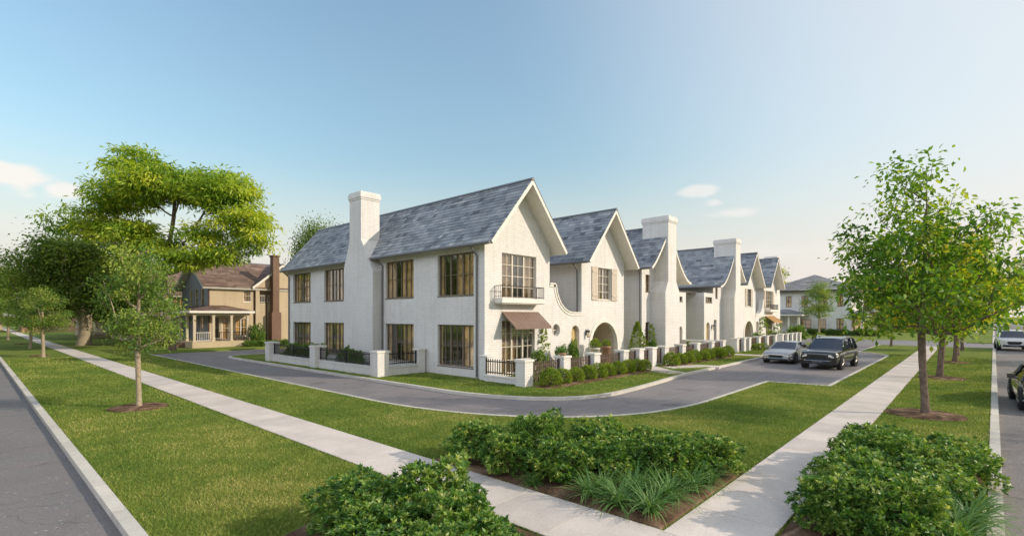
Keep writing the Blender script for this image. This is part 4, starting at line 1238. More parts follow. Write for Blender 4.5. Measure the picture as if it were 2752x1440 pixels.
def car(name, label, loc, rz, L, W, low, belt, hood, stations, cabin, paint, wr, wx, rails=False):
    """front looks along -x of the car, which stands on z=0 with its front bumper at x=0.
    stations: (x, z of the hood/belt line, half width factor); cabin: (x, z, half width factor, is_glass)"""
    t = thing(name, label, 'car', loc, None, rz)
    ORG[t.name] = (0, 0, 0)
    hw = W / 2

    def section(x, zt, f, zb):
        w = hw * f; z0 = zb; zm = zb + (zt - zb) * .52
        return [(x, -w * .86, z0), (x, -w * .97, z0 + .06), (x, -w, zm), (x, -w * .985, zm + (zt - zm) * .55), (x, -w * .93, zt - .03), (x, -w * .84, zt),
                (x, -w * .4, zt + .025), (x, 0, zt + .035), (x, w * .4, zt + .025), (x, w * .84, zt), (x, w * .93, zt - .03), (x, w * .985, zm + (zt - zm) * .55), (x, w, zm), (x, w * .97, z0 + .06), (x, w * .86, z0)]
    mb = MB(); rows = [section(*s) for s in stations]; n = len(rows[0])
    for r in rows: mb.v += r; mb.t += [.5] * n
    for i in range(len(rows) - 1):
        for k in range(n - 1): mb.f.append((i * n + k, i * n + k + 1, (i + 1) * n + k + 1, (i + 1) * n + k))
    mb.f.append(tuple(range(n - 1, -1, -1))); mb.f.append(tuple((len(rows) - 1) * n + k for k in range(n)))
    # roof skin and pillars over the glasshouse
    cr = []
    for x, z, f in cabin: cr.append([(x, -hw * f, z - .03), (x, -hw * f * .86, z + .012), (x, -hw * f * .4, z + .04), (x, hw * f * .4, z + .04), (x, hw * f * .86, z + .012), (x, hw * f, z - .03)])
    r0, r1 = 1, len(cabin) - 2
    body = mb.build('body', paint, t, True)
    rf = MB()
    for r in cr: rf.v += r; rf.t += [.5] * 6
    for i in range(r0, r1):
        for k in range(5): rf.f.append((i * 6 + k, i * 6 + k + 1, (i + 1) * 6 + k + 1, (i + 1) * 6 + k))
    rf.build('roof', paint, t, True)
    md = body.modifiers.new('bevel', 'SUBSURF'); md.levels = 1; md.render_levels = 2
    for sy in (-1, 1):
        pil = MB()
        P = lambda i, o=1.0: (cabin[i][0], sy * hw * cabin[i][2] * o, cabin[i][1] - .02)
        pil.tube([P(0, 1.0), P(1)], .045, 6); pil.tube([P(len(cabin) - 1), P(len(cabin) - 2)], .07, 6); pil.tube([P(i) for i in range(1, len(cabin) - 1)], .04, 6)
        mx = .5 * (cabin[1][0] + cabin[-2][0]) + .1; zb = stations[len(stations) // 2][1]
        pil.tube([(mx, sy * hw * .93, zb), (mx + .05, sy * hw * cabin[2][2], cabin[2][1] - .03)], .05, 6)
        pil.build('pillar', paint, body, True)

    def pane(nm, pts):
        g = MB(); g.face(pts); return g.build(nm, CARGLASS, t)
    F = lambda i, s, o=.97, dz=-.015: (cabin[i][0], s * hw * cabin[i][2] * o, cabin[i][1] + dz)
    g = MB()
    for s0, s1 in ((-1, -.5), (-.5, 0), (0, .5), (.5, 1)):
        bul = lambda s: .09 * (1 - s * s)
        g.face([(F(0, s0)[0] - bul(s0), F(0, s0)[1], F(0, s0)[2] + .01), (F(0, s1)[0] - bul(s1), F(0, s1)[1], F(0, s1)[2] + .01), (F(1, s1)[0] - bul(s1), F(1, s1)[1], F(1, s1)[2] + .03), (F(1, s0)[0] - bul(s0), F(1, s0)[1], F(1, s0)[2] + .03)])
    g.build('windscreen', CARGLASS, t, True)
    pane('rear_window', [F(-1, -1), F(-1, 1), F(-2, 1), F(-2, -1)])
    for s in (-1, 1):
        zb = lambda x: np.interp(x, [q[0] for q in stations], [q[1] for q in stations]) - .01
        pts = [F(0, s, .985), *[F(i, s, .985) for i in range(1, len(cabin) - 1)], F(-1, s, .985)]
        low_ = [(x, s * hw * .93, zb(x)) for x in (cabin[-1][0], (cabin[0][0] + cabin[-1][0]) / 2, cabin[0][0])]
        pane('side_window', pts + low_)
    fx = stations[0][0]; zt = stations[1][1]; zl = stations[1][3]
    H_ = zt - zl; m = MB()
    m.prism([(-hw * .34, zl + H_ * .38), (hw * .34, zl + H_ * .38), (hw * .46, zl + H_ * .56), (hw * .42, zl + H_ * .78), (-hw * .42, zl + H_ * .78), (-hw * .46, zl + H_ * .56)], lambda u, w, d: (fx + d, u, w), -.012, .1)
    for k in range(4):
        z = zl + H_ * (.43 + .085 * k); m.box((fx - .022, -hw * .38, z), (fx - .01, hw * .38, z + .016))
    m.build('grille', BLACKTRIM, t)
    m = MB(); m.box((fx - .02, -hw * .72, zl + .02), (fx + .3, hw * .72, zl + (zt - zl) * .3))
    for s in (-1, 1): m.box((fx + .09, s * hw * .6, zl + .06), (fx + .22, s * hw * .92, zl + (zt - zl) * .34))
    m.build('bumper', BLACKTRIM, t)
    m = MB(); m.tube([(fx + .24, -hw * .955, zl + (zt - zl) * .34), (fx - .035, -hw * .6, zl + (zt - zl) * .32), (fx - .045, hw * .6, zl + (zt - zl) * .32), (fx + .24, hw * .955, zl + (zt - zl) * .34)], .022, 6); m.build('bumper_trim', CHROME, t)
    m = MB(); m.box((fx - .05, -.25, zl + .09), (fx - .03, .25, zl + .2)); m.build('number_plate', PLATE, t)
    for s in (-1, 1):
        m = MB(); z0 = zl + (zt - zl) * .56; z1 = zl + (zt - zl) * .93
        m.prism([(s * hw * .52, z0 + H_ * .12), (s * hw * .74, z0 + H_ * .04), (s * hw * .93, z0 + H_ * .1), (s * hw * .955, z1), (s * hw * .8, z1 - H_ * .02), (s * hw * .54, z1 - H_ * .1)], lambda u, w, d: (fx + d + float(np.interp(abs(u) / hw, (0, .7, .76, .86, .94, 1), (0, .01, .03, .09, .22, .4))), u, w), -.035, .08)
        m.build('headlight', HEADL, t)
        m = MB(); xm = cabin[0][0] + .28; zm = cabin[0][1] + .1
        m.tube([(xm, s * hw * .93, zm - .06), (xm - .02, s * (hw + .1), zm)], .03, 6); m.prism([(s * (hw + .02), zm - .06), (s * (hw + .22), zm - .04), (s * (hw + .22), zm + .09), (s * (hw + .03), zm + .1)], lambda u, w, d: (xm + d, u, w), -.09, .05)
        m.build('mirror', paint, t)
        m = MB(); xe = stations[-1][0]; m.box((xe - .1, s * hw * .6, zt - .22), (xe + .02, s * hw * .9, zt - .04)); m.build('tail_light', m_tail, t)
        for x in (cabin[1][0] + .35, (cabin[1][0] + cabin[-2][0]) / 2 + .75):
            m = MB(); zz = stations[len(stations) // 2][1] - .14; m.box((x, s * (hw - .01), zz), (x + .2, s * (hw + .018), zz + .035)); m.build('door_handle', CHROME, t)
        for x in wx:
            a = MB(); a.tube([(x, s * (hw - .22), wr), (x, s * (hw + .004), wr)], wr * 1.13, 24); a.build('wheel_arch', BLACKTRIM, t)
            w = MB(); N_ = 24
            pr = [(hw - .2, .62), (hw - .2, .95), (hw - .17, 1), (hw - .02, 1), (hw + .015, .95), (hw + .02, .68), (hw - .01, .64)]
            for (y0, q0), (y1, q1) in zip(pr, pr[1:]):
                for k in range(N_):
                    t0, t1 = 2 * math.pi * k / N_, 2 * math.pi * (k + 1) / N_
                    w.face([(x + wr * q * math.cos(tt), s * y, wr + wr * q * math.sin(tt)) for y, q, tt in ((y0, q0, t0), (y0, q0, t1), (y1, q1, t1), (y1, q1, t0))])
            wo = w.build('wheel', RUBBER, t, True)
            h = MB(); h.tube([(x, s * (hw - .06), wr), (x, s * (hw - .045), wr)], wr * .64, 24)
            for k in range(5):
                an = 2 * math.pi * k / 5; dx, dz = math.cos(an), math.sin(an)
                h.tube([(x, s * (hw + .005), wr), (x + dx * wr * .6, s * (hw - .005), wr + dz * wr * .6)], [.06, .04], 6)
            h.tube([(x, s * (hw - .05), wr), (x, s * (hw + .015), wr)], .07, 10); h.build('rim', RIM, wo)
    if rails:
        m = MB()
        for s in (-1, 1): m.tube([(cabin[1][0] + .2, s * hw * .66, cabin[1][1] + .0), (cabin[1][0] + .3, s * hw * .68, cabin[2][1] + .1), (cabin[-2][0] - .25, s * hw * .68, cabin[-2][1] + .1), (cabin[-2][0] - .1, s * hw * .66, cabin[-2][1])], .026, 6)
        m.build('roof_rail', CHROME, t)
    return t


m_tail = m_plain('red tail lamp', (0.35, 0.02, 0.015), 0.2, 0.1, 5, 0.6)
SUV_ST = [(0.0, .84, .74, .36), (.06, .92, .86, .3), (.2, .97, .94, .29), (.45, 1.01, .985, .28), (1.2, 1.06, 1, .28), (1.75, 1.09, 1, .28), (3.2, 1.08, 1, .28), (4.3, 1.08, .99, .3), (4.75, 1.04, .94, .34), (4.82, .95, .88, .4)]
SUV_CB = [(1.3, 1.06, .86), (2.15, 1.6, .74), (2.6, 1.68, .74), (3.6, 1.67, .74), (4.35, 1.6, .72), (4.72, 1.08, .82)]
SED_ST = [(0.0, .54, .70, .26), (.06, .62, .83, .2), (.22, .69, .92, .18), (.5, .76, .975, .17), (1.15, .84, 1, .17), (1.7, .88, 1, .17), (2.9, .88, 1, .17), (3.9, .9, .99, .18), (4.4, .86, .93, .24), (4.48, .78, .86, .3)]
SED_CB = [(1.25, .85, .85), (2.05, 1.22, .68), (2.5, 1.29, .68), (2.95, 1.27, .68), (3.35, 1.2, .67), (4.15, .88, .78)]
fix = lambda st: [(a, b, c, d) for a, b, c, d in st]
car('parked_car', 'black sport utility car parked in the bay with chrome bumper line and roof rails', (31.1, 5.95, RZ + .01), R(-4), 4.8, 1.93, .3, 1.08, 1, fix(SUV_ST), SUV_CB, car_paint('black car paint', (0.018, 0.017, 0.018), .2, .2), .385, (.95, 3.85), True)
car('parked_car', 'low silver coupe parked on the lane behind the black car', (33.35, 8.6, RZ + .01), R(-3), 4.5, 1.8, .2, .88, 1, fix(SED_ST), SED_CB, car_paint('silver car paint', (0.42, 0.40, 0.40), .28, .5), .33, (.85, 3.6))
car('parked_car', 'white car facing the corner on the street at the right edge', (58.9, -3.0, RZ + .01), R(1.7), 4.8, 1.95, .3, 1.08, 1, fix(SUV_ST), SUV_CB, car_paint('white car paint', (0.72, 0.72, 0.71), .3, .0), .37, (.95, 3.85))
car('parked_car', 'dark car cut off by the right edge, its mirror showing', (21.35, -2.17, RZ + .01), R(1.7), 4.5, 1.85, .2, .88, 1, fix(SED_ST), SED_CB, car_paint('dark grey car paint', (0.018, 0.018, 0.019), .3, .0), .34, (.85, 3.6))

# ------------------------------------------------------------------ vegetation
def leaves(C, D, size, width, rng, fold=.25, up=None):
    """one folded leaf per row: base C, pointing along D"""
    n = len(C)
    D = D / np.maximum(1e-6, np.linalg.norm(D, axis=1, keepdims=True))
    ref = rng.normal(size=(n, 3)) if up is None else np.array([[0, 0, 1.]]) + rng.normal(size=(n, 3)) * up
    S = np.cross(D, ref); S /= np.maximum(1e-6, np.linalg.norm(S, axis=1, keepdims=True))
    U = np.cross(S, D); U *= np.sign(U[:, 2:3] + 1e-9)
    sz = size[:, None]
    mid = C + D * sz * .5; w = sz * width * .5
    V = np.stack([C, mid + S * w + U * w * fold, C + D * sz - U * sz * .08, mid - S * w + U * w * fold], 1).reshape(-1, 3)
    return V, np.arange(4 * n).reshape(-1, 4)


def unit(rng, n):
    v = rng.normal(size=(n, 3)); return v / np.linalg.norm(v, axis=1, keepdims=True)


def tree_mesh(seed, height, z_first, r_trunk, crown, n_clump, n_leaf, leaf, width, clump, lean=(0, 0), flat=.6, droop=.2, gap=0.0, shell=.35, splay=.55, tone=(.5, .2), wig=.06):
    """crown: list of (cx,cy,cz,rx,ry,rz) ellipsoids. Returns wood (V,F) and leaves (V,F,tone)."""
    rng = np.random.default_rng(seed)
    nz = 14; P = []; PR = []
    top = height * .93
    for k in range(nz + 1):
        t = k / nz; P.append([lean[0] * t * t + wig * math.sin(t * 7 + seed), lean[1] * t * t + wig * math.cos(t * 6 + seed), top * t]); PR.append(k - 1)
    P = [np.array(p) for p in P]
    targets = []
    cw = np.array([c[3] * c[4] * c[5] for c in crown]); cw = cw / cw.sum()
    holes = [(np.array(crown[rng.integers(len(crown))][:3]) + rng.normal(size=3) * np.array(crown[0][3:]) * .7, gap * rng.uniform(.5, 1) * crown[0][3]) for _ in range(9)] if gap else []
    while len(targets) < n_clump:
        c = crown[rng.choice(len(crown), p=cw)]
        u = unit(rng, 1)[0] * (rng.random() ** shell)
        q = np.array(c[:3]) + u * np.array(c[3:])
        if any(np.linalg.norm(q - h) < r for h, r in holes): continue
        if q[2] < z_first * .85: continue
        targets.append(q)
    targets.sort(key=lambda q: np.hypot(q[0], q[1]) - q[2] * .05)
    tips = []
    for q in targets:
        A = np.array(P); d = q - A
        dist = np.linalg.norm(d, axis=1); hor = np.hypot(d[:, 0], d[:, 1])
        cost = dist + np.where(d[:, 2] < splay * hor, 2.0 * (splay * hor - d[:, 2]), 0) + np.where(A[:, 2] < z_first, 50, 0) + np.where(A[:, 2] > q[2], 3, 0)
        i = int(np.argmin(cost)); a = P[i]; L = dist[i]; n = max(2, int(L / .45)); n = min(n, 6); prev = i
        ctrl = (a + q) / 2 + np.array([0, 0, -.12 * L]) + rng.normal(size=3) * .06 * L
        for k in range(1, n + 1):
            t = k / n; p = (1 - t) ** 2 * a + 2 * t * (1 - t) * ctrl + t * t * q
            P.append(p); PR.append(prev); prev = len(P) - 1
        tips.append(prev)
    w = np.zeros(len(P))
    for i in tips: w[i] += 1
    w[nz] += 1
    for i in range(len(P) - 1, 0, -1): w[PR[i]] += w[i]
    rad = r_trunk * (w / w[0]) ** .5
    A = np.array(P)
    z = A[:nz + 1, 2]; rad[:nz + 1] = np.maximum(rad[:nz + 1], r_trunk * (1 - z / top) * .8); rad[:nz + 1] *= 1 + .35 * np.exp(-z / (r_trunk * 1.5))
    rad = np.maximum(rad, r_trunk * .035)
    ids = [i for i in range(1, len(P))]
    V = []; F = []; ns = 7
    for i in ids:
        p, q = A[PR[i]], A[i]; d = q - p; l = np.linalg.norm(d)
        if l < 1e-5: continue
        d = d / l; ref = np.array([0, 0, 1.]) if abs(d[2]) < .9 else np.array([1., 0, 0])
        a = np.cross(d, ref); a /= np.linalg.norm(a); b = np.cross(d, a); i0 = len(V)
        r0 = rad[PR[i]] if PR[i] <= nz and i <= nz else min(rad[PR[i]], rad[i] * 1.35)
        for c, r in ((p - d * r0 * .3, r0), (q, rad[i])):
            for k in range(ns):
                t = 2 * math.pi * k / ns; V.append(c + (a * math.cos(t) + b * math.sin(t)) * r)
        for k in range(ns): F.append((i0 + k, i0 + (k + 1) % ns, i0 + ns + (k + 1) % ns, i0 + ns + k))
    T = A[tips]; nt = len(T); per = n_leaf // nt
    ct = rng.normal(tone[0], tone[1], nt)
    o = rng.normal(size=(nt, per, 3)) * np.array([clump, clump, clump * flat]) * rng.uniform(.6, 1.25, (nt, 1, 1))
    C = (T[:, None, :] + o).reshape(-1, 3)
    D = (o / (np.linalg.norm(o, axis=2, keepdims=True) + 1e-6)).reshape(-1, 3) * .8 + rng.normal(size=(nt * per, 3)) * .55; D[:, 2] -= droop
    sz = leaf * rng.uniform(.65, 1.3, nt * per)
    LV, LF = leaves(C, D, sz, width, rng, .3, .7)
    lt = np.repeat(np.clip(np.repeat(ct, per) + rng.normal(0, .14, nt * per), 0, 1), 4)
    return (np.array(V), np.array(F)), (LV, LF, lt)


def make_tree(name, label, loc, group, mesh, leafmat, bark, rz=0, cat='tree'):
    t = thing(name, label, cat, loc, group, rz)
    np_object('trunk', mesh[0][0], mesh[0][1], bark, None, t, True)
    np_object('crown', *mesh[1][:2], leafmat, mesh[1][2], t)
    return t


def again(src, label, loc, rz=0, sc=1.0, group=None):
    c = copy_tree(src); c.location = loc; c.rotation_euler = (0, 0, rz); c.scale = (sc,) * 3 if np.isscalar(sc) else sc; c['label'] = label
    if group: c['group'] = group
    return c


LEAF_R = m_leaf('maple leaf', ((0, (0.05, 0.12, 0.015)), (.45, (0.125, 0.25, 0.03)), (.8, (0.23, 0.36, 0.04)), (1, (0.40, 0.46, 0.05))), .45, .45, (1.5, 1.45, .4))
LEAF_RY = m_leaf('yellowing maple leaf', ((0, (0.10, 0.17, 0.015)), (.4, (0.31, 0.37, 0.03)), (1, (0.62, 0.56, 0.05))), .45, .45, (1.5, 1.4, .35))
LEAF_Y = m_leaf('locust leaf', ((0, (0.10, 0.20, 0.022)), (.45, (0.27, 0.42, 0.045)), (1, (0.56, 0.60, 0.07))), .5, .42, (1.4, 1.35, .35))
LEAF_D = m_leaf('oak leaf', ((0, (0.06, 0.12, 0.025)), (.5, (0.165, 0.25, 0.045)), (1, (0.33, 0.38, 0.07))), .6, .42)
LEAF_P = m_leaf('sapling leaf', ((0, (0.065, 0.155, 0.035)), (.5, (0.185, 0.30, 0.055)), (1, (0.42, 0.47, 0.10))), .5, .38)
LEAF_B = m_leaf('glossy shrub leaf', ((0, (0.03, 0.10, 0.018)), (.4, (0.11, 0.235, 0.035)), (.75, (0.29, 0.40, 0.075)), (1, (0.55, 0.58, 0.19))), .4, .3, (1.3, 1.3, .4), .45)
LEAF_H = m_leaf('boxwood leaf', ((0, (0.08, 0.17, 0.02)), (.5, (0.25, 0.35, 0.04)), (1, (0.46, 0.49, 0.075))), .5, .35)
LEAF_L = m_leaf('strap leaf', ((0, (0.05, 0.14, 0.035)), (.5, (0.13, 0.26, 0.065)), (1, (0.28, 0.39, 0.13))), .42, .3, (1.2, 1.25, .6), .4)
PETAL = m_plain('white petal', (0.75, 0.73, 0.7), 0.5, 0.06)

ORDS = ['first', 'second', 'third', 'fourth', 'fifth', 'sixth', 'seventh', 'eighth', 'ninth', 'tenth', 'eleventh', 'twelfth']
# street trees on the right
mR = tree_mesh(4, 7.6, 2.05, .094, [(0, 0, 3.6, 2.3, 2.3, 1.35), (.1, 0, 5.0, 1.95, 1.95, 1.35), (0, 0, 6.55, 1.05, 1.05, 1.1)], 180, 8400, .17, .5, .25, flat=.75, droop=.35, gap=.5, shell=.42, splay=.75, tone=(.45, .32))
mR2 = tree_mesh(9, 7.2, 2.1, .12, [(0, 0, 3.8, 2.3, 2.3, 1.6), (-.1, .1, 5.4, 1.5, 1.5, 1.5)], 210, 16500, .165, .5, .27, flat=.75, droop=.35, gap=.25, shell=.42, splay=.75, tone=(.55, .25))
GR = 'young street trees in a row beside the right footpath'
tR1 = make_tree('street_tree', 'leafy young street tree nearest the corner, standing in a mulch ring by the right footpath', (18.4, .88, 0), GR, mR, LEAF_R, BARK)
tR2 = make_tree('street_tree', 'second street tree from the corner along the right footpath', (29.8, .84, 0), GR, mR2, LEAF_RY, BARK, 2.0)
again(tR2, 'third street tree from the corner along the right footpath', (40.3, .5, 0), 1.1)
again(tR2, 'fourth street tree from the corner along the right footpath', (47.5, .4, 0), 3.0)
again(tR2, 'fifth street tree along the right footpath, just before the crossing street', (55, .2, 0), 4.2, .95)
tX = again(tR2, 'small street tree on the grass island between the parked cars and the crossing street', (58.5, 5.2, 0), 1.2, (.8, .8, .62))

# saplings on the left
mL = tree_mesh(21, 5.05, 1.65, .085, [(0, 0, 3.3, 1.15, 1.15, 1.25), (0, 0, 4.25, .85, .85, .75), (.1, 0, 2.35, 1.3, 1.3, .6)], 100, 10500, .10, .45, .2, flat=.6, droop=.15, gap=.42, shell=.38, splay=.55, tone=(.5, .25), wig=.02)
GL = 'saplings in a row on the left lawn strip'
tL1 = make_tree('sapling', 'pale trunked sapling in a mulch ring on the left lawn, nearest of the row', (3.54, 18.77, 0), GL, mL, LEAF_P, BARK_L)
tL1.scale = (.86, .86, 1.0)
again(tL1, 'second sapling along the left lawn strip, full round crown', (3.46, 46.5, 0), 1.0, (1.2, 1.2, .96))
again(tL1, 'third sapling along the left lawn strip', (3.7, 60, 0), 2.6, (1.3, 1.3, 1.0))
again(tL1, 'farthest sapling along the left lawn strip', (3.2, 82, 0), 4.0, (1.3, 1.3, 1.0))

again(tL1, 'street tree with a thin pale trunk in front of the pale house', (80, 15.1, 0), 2.2, (1.7, 1.7, 1.55))

# big trees
mB = tree_mesh(33, 15.2, 4.0, .25, [(-2.85, 0, 15.4, 2.5, 2.0, 1.2), (-.5, 0, 13.7, 4.4, 3.2, 1.6), (4.5, 0, 13.1, 2.5, 2.8, 1.6), (5.7, 0, 10.7, 2.6, 2.7, 1.2), (6.9, 0, 8.9, 1.5, 1.6, .7), (2.8, 0, 9.3, 2.0, 2.4, 1.1), (-1.2, 0, 8.7, 1.9, 2, .9), (1.4, -.6, 7.5, 2.4, 2.2, .9), (4.0, 0, 8.0, 2, 2, .8), (-4.4, 0, 12.4, 2.7, 2.7, 1.6), (-6.6, 0, 10.5, 2.8, 2.6, 1.1), (-2.8, 0, 9.5, 2.4, 2.5, 1.2)], 470, 43000, .42, .27, .48, flat=.4, droop=.5, gap=.55, shell=.45, splay=.4, tone=(.55, .3), wig=.3)
tB = make_tree('locust_tree', 'tall yellow-green tree with spreading layered limbs beside the tan house', (11.2, 48.6, 0), None, mB, LEAF_Y, BARK, R(-47.6))
mO = tree_mesh(44, 13.2, 3.2, .5, [(0, 0, 8.0, 5.6, 5.6, 4.4), (1.5, 1, 6.0, 5.6, 5.6, 2.6), (-2, 0, 9.3, 3.6, 3.6, 3.0)], 200, 50000, .28, .55, .85, flat=.8, droop=.3, shell=.36, splay=.5, tone=(.42, .22), wig=.15)
tO = make_tree('oak_tree', 'dense dark oak with a thick pale trunk beside the left footpath', (7.6, 63, 0), None, mO, LEAF_D, BARK_L); tO.scale = (1, 1, .87)
again(tO, 'dark broad tree at the left edge beyond the street, behind the saplings', (-2.5, 92, 0), 1.0, (1.05, 1.05, .8))
again(tO, 'broad tree behind the oak, filling the gap toward the tan house', (13.0, 80, 0), 2.2, (.9, .9, .75))
again(tO, 'green tree rising behind the roof end of the corner townhouse', (27.6, 55.5, 0), 3.1, (.55, .55, 1.07))
again(tO, 'tree between the tan house and the salmon brick house', (22.8, 57.5, 0), 4.1, (.34, .34, .6))
GO = 'trees along the opposite side of the right street'
for k, (x, y, s) in enumerate(((24, -14, .52), (37, -12.5, .5), (50, -14, .55), (64, -13, .55))):
    again(tO, '%s street tree across the right street, outside the picture beyond its right edge' % ORDS[k], (x, y, 0), k * 1.3, s, GO)
GT = 'distant trees behind the left houses'
for k, (x, y, s) in enumerate(((22, 110, .9), (34, 100, .8), (4.5, 150, 1.1), (16, 150, 1.0), (-14, 130, 1.1))):
    again(tO, ('distant tree behind the houses on the left', 'distant tree hidden behind the white row', 'distant tree at the end of the left footpath', 'distant tree behind the small brick house', 'distant tree left of the low pinkish house')[k], (x, y, 0), k, s, GT)
GF = 'trees at the far end of the right street'
for k, (x, y, s) in enumerate(((150, -3, 1.0), (163, -10, 1.1), (142, 6, .9), (128, 14, .8), (170, 22, 1.0), (118, 30, .9), (190, -16, 1.2), (120, 0, .75))):
    o = again(tR2, 'yellow-green tree at the far end of the right street, %s' % ('just left of the road', 'right of the road', 'second left of the road', 'third left of the road', 'hidden fifth', 'behind the pale house', 'farthest', 'nearest')[k], (x, y, 0), k * 1.1, s * 2.1, GF)
GS = 'trees along the opposite side of the left street'
for k, (x, y, s) in enumerate(((-11, 22, .8), (-12, 34, .9), (-11, 47, .85), (-13, 60, 1.0))):
    again(tO, '%s dark street tree across the left street, outside the picture' % ORDS[k], (x, y, 0), k * 1.7, s, GS)


# shrubs
def shrub_mesh(seed, rx, rz, n_ros, leaf, per=7, wid=.34, lump=.27, inner=.25):
    """rosettes of leaves over a lumpy mound"""
    r = np.random.default_rng(seed)
    u = unit(r, n_ros * 2); u = u[u[:, 2] > -.45][:n_ros]; n = len(u)
    ph = r.uniform(0, 6, 4)
    rad = 1 + lump * (np.sin(u[:, 0] * 5 + ph[0]) * np.sin(u[:, 1] * 5 + ph[1]) + .6 * np.sin(u[:, 2] * 7 + u[:, 0] * 4 + ph[2])) + r.normal(0, .05, n)
    k = r.random(n) < inner; rad[k] *= r.uniform(.55, .9, k.sum())
    C = u * rad[:, None] * np.array([rx, rx, rz]); C[:, 2] += rz * .62; C[:, 2] = np.maximum(C[:, 2], .05)
    A = u * .75 + np.array([0, 0, .55]) + r.normal(size=(n, 3)) * .25; A /= np.linalg.norm(A, axis=1, keepdims=True)
    ref = r.normal(size=(n, 3)); X = np.cross(A, ref); X /= np.linalg.norm(X, axis=1, keepdims=True); Y = np.cross(A, X)
    th = np.linspace(0, 2 * np.pi, per, endpoint=False)[None, :] + r.uniform(0, 6, (n, 1)); tl = r.uniform(.35, 1.25, (n, per))
    D = A[:, None] * np.cos(tl)[..., None] + (X[:, None] * np.cos(th)[..., None] + Y[:, None] * np.sin(th)[..., None]) * np.sin(tl)[..., None]
    CC = np.repeat(C, per, 0) - np.repeat(A, per, 0) * r.uniform(0, .04, (n * per, 1)); D = D.reshape(-1, 3)
    sz = leaf * r.uniform(.6, 1.25, n * per)
    V, F = leaves(CC, D, sz, wid, r, .3, .6)
    ct = .42 + .12 * np.sin(u[:, 0] * 4 + ph[3]) + r.normal(0, .22, n)
    return V, F, np.repeat(np.clip(np.repeat(ct, per) + r.normal(0, .13, n * per), 0, 1), 4)


def shrub_wood(seed, rx, rz):
    r = random.Random(seed); mb = MB()
    for k in range(9):
        a = r.uniform(0, 6.28); e = r.uniform(.3, .8)
        mb.tube([(0.03 * math.cos(a), .03 * math.sin(a), 0), (rx * e * .5 * math.cos(a), rx * e * .5 * math.sin(a), rz * .5), (rx * e * math.cos(a + .3), rx * e * math.sin(a + .3), rz * 1.15)], [.02, .014, .006], 5)
    return mb


def make_shrub(name, label, loc, group, mesh, mat, seed, rx, rz, rz_=0, sc=1.0, cat='shrub'):
    t = thing(name, label, cat, loc, group, rz_); t.scale = (sc,) * 3 if np.isscalar(sc) else sc
    np_object('foliage', mesh[0], mesh[1], mat, mesh[2], t)
    shrub_wood(seed, rx, rz).build('stems', BARK, t, False, (0, 0, 0))
    return t


protos = []
SM = [shrub_mesh(100 + i, .5, .46, 1150, .064, 8, .42) for i in range(4)]
pi_ = 0


def place_shrub(label, x, y, s, group, rz, z=0.03):
    global pi_
    k = pi_ % 4; pi_ += 1
    if k < len(protos) and len(protos) == 4:
        return again(protos[k], label, (x, y, z), rz, s, group)
    o = make_shrub('shrub', label, (x, y, z), group, SM[k], LEAF_B, k, .5, .45, rz, s)
    protos.append(o); return o


rngp = random.Random(8)
for bed, where, rows in (('glossy green shrubs in the middle corner bed', 'middle corner bed', (
        ('back row from the left', [(6.8, 7.05), (7.5, 6.1), (8.15, 5.15), (8.75, 4.3)]),
        ('front row from the left', [(6.58, 6.05), (6.8, 5.05), (7.5, 4.5), (8.15, 3.75), (9.05, 3.45)]))),
        ('glossy green shrubs in the left corner bed', 'left corner bed', (
        ('back row from the left', [(3.45, 5.75), (4.15, 5.2)]),
        ('middle row from the left', [(3.15, 4.95), (3.85, 4.4)]),
        ('front row from the left', [(3.1, 4.05), (3.55, 3.6)]))),
        ('glossy green shrubs in the right corner bed', 'right corner bed', (
        ('back row from the left', [(11.6, 1.2), (11.3, .2)]),
        ('second row from the left', [(10.6, 1.25), (10.4, .4)]),
        ('third row from the left', [(9.6, 1.2), (9.55, .5)]),
        ('fourth row from the left', [(8.65, 1.25), (8.75, .7)]),
        ('front row from the left', [(7.65, 1.2), (7.75, .65)])))):
    for rn, ptsx in rows:
        for k, (x, y) in enumerate(ptsx):
            back = 1.16 if rn.startswith('back') else 1.08
            place_shrub('glossy green shrub, %s in %s, %s' % (ORDS[k], rn, where), x, y, (back * rngp.uniform(.9, 1.08), back * rngp.uniform(.9, 1.08), back * rngp.uniform(.70, .98)), bed, rngp.uniform(0, 6))


def strap_mesh(seed, n, length, w):
    r = np.random.default_rng(seed); V = []; F = []; T = []
    for k in range(n):
        a = r.uniform(0, 6.283); l = length * r.uniform(.6, 1.1); e = r.uniform(.5, 1.35); b = r.uniform(.6, 2.0); ww = w * r.uniform(.7, 1.2); tn = r.uniform(.1, .9)
        p = np.array([r.normal(0, .05), r.normal(0, .05), 0.]); i0 = len(V); m = 6; el = e
        d = np.array([math.cos(a), math.sin(a)]); s = np.array([-d[1], d[0], 0.])
        for j in range(m + 1):
            t = j / m; wj = ww * (1 - t ** 2.2) * (.6 + .4 * min(1, t * 4)) + .0008
            up = np.array([-d[0] * math.sin(el), -d[1] * math.sin(el), math.cos(el)])
            V += [p + s * wj + up * wj * .35, p, p - s * wj + up * wj * .35]; T += [min(1, tn + .2), tn * .7, min(1, tn + .2)]
            p = p + np.array([d[0] * math.cos(el), d[1] * math.cos(el), math.sin(el)]) * l / m; el -= b / m
        for j in range(m):
            q = i0 + 3 * j
            F += [(q, q + 1, q + 4, q + 3), (q + 1, q + 2, q + 5, q + 4)]
    return np.array(V), np.array(F), np.array(T)


ST = [strap_mesh(i, 120, .62, .011) for i in range(3)]; sp = []
GSL = 'clumps of arching strap-leaved plants in the corner beds'


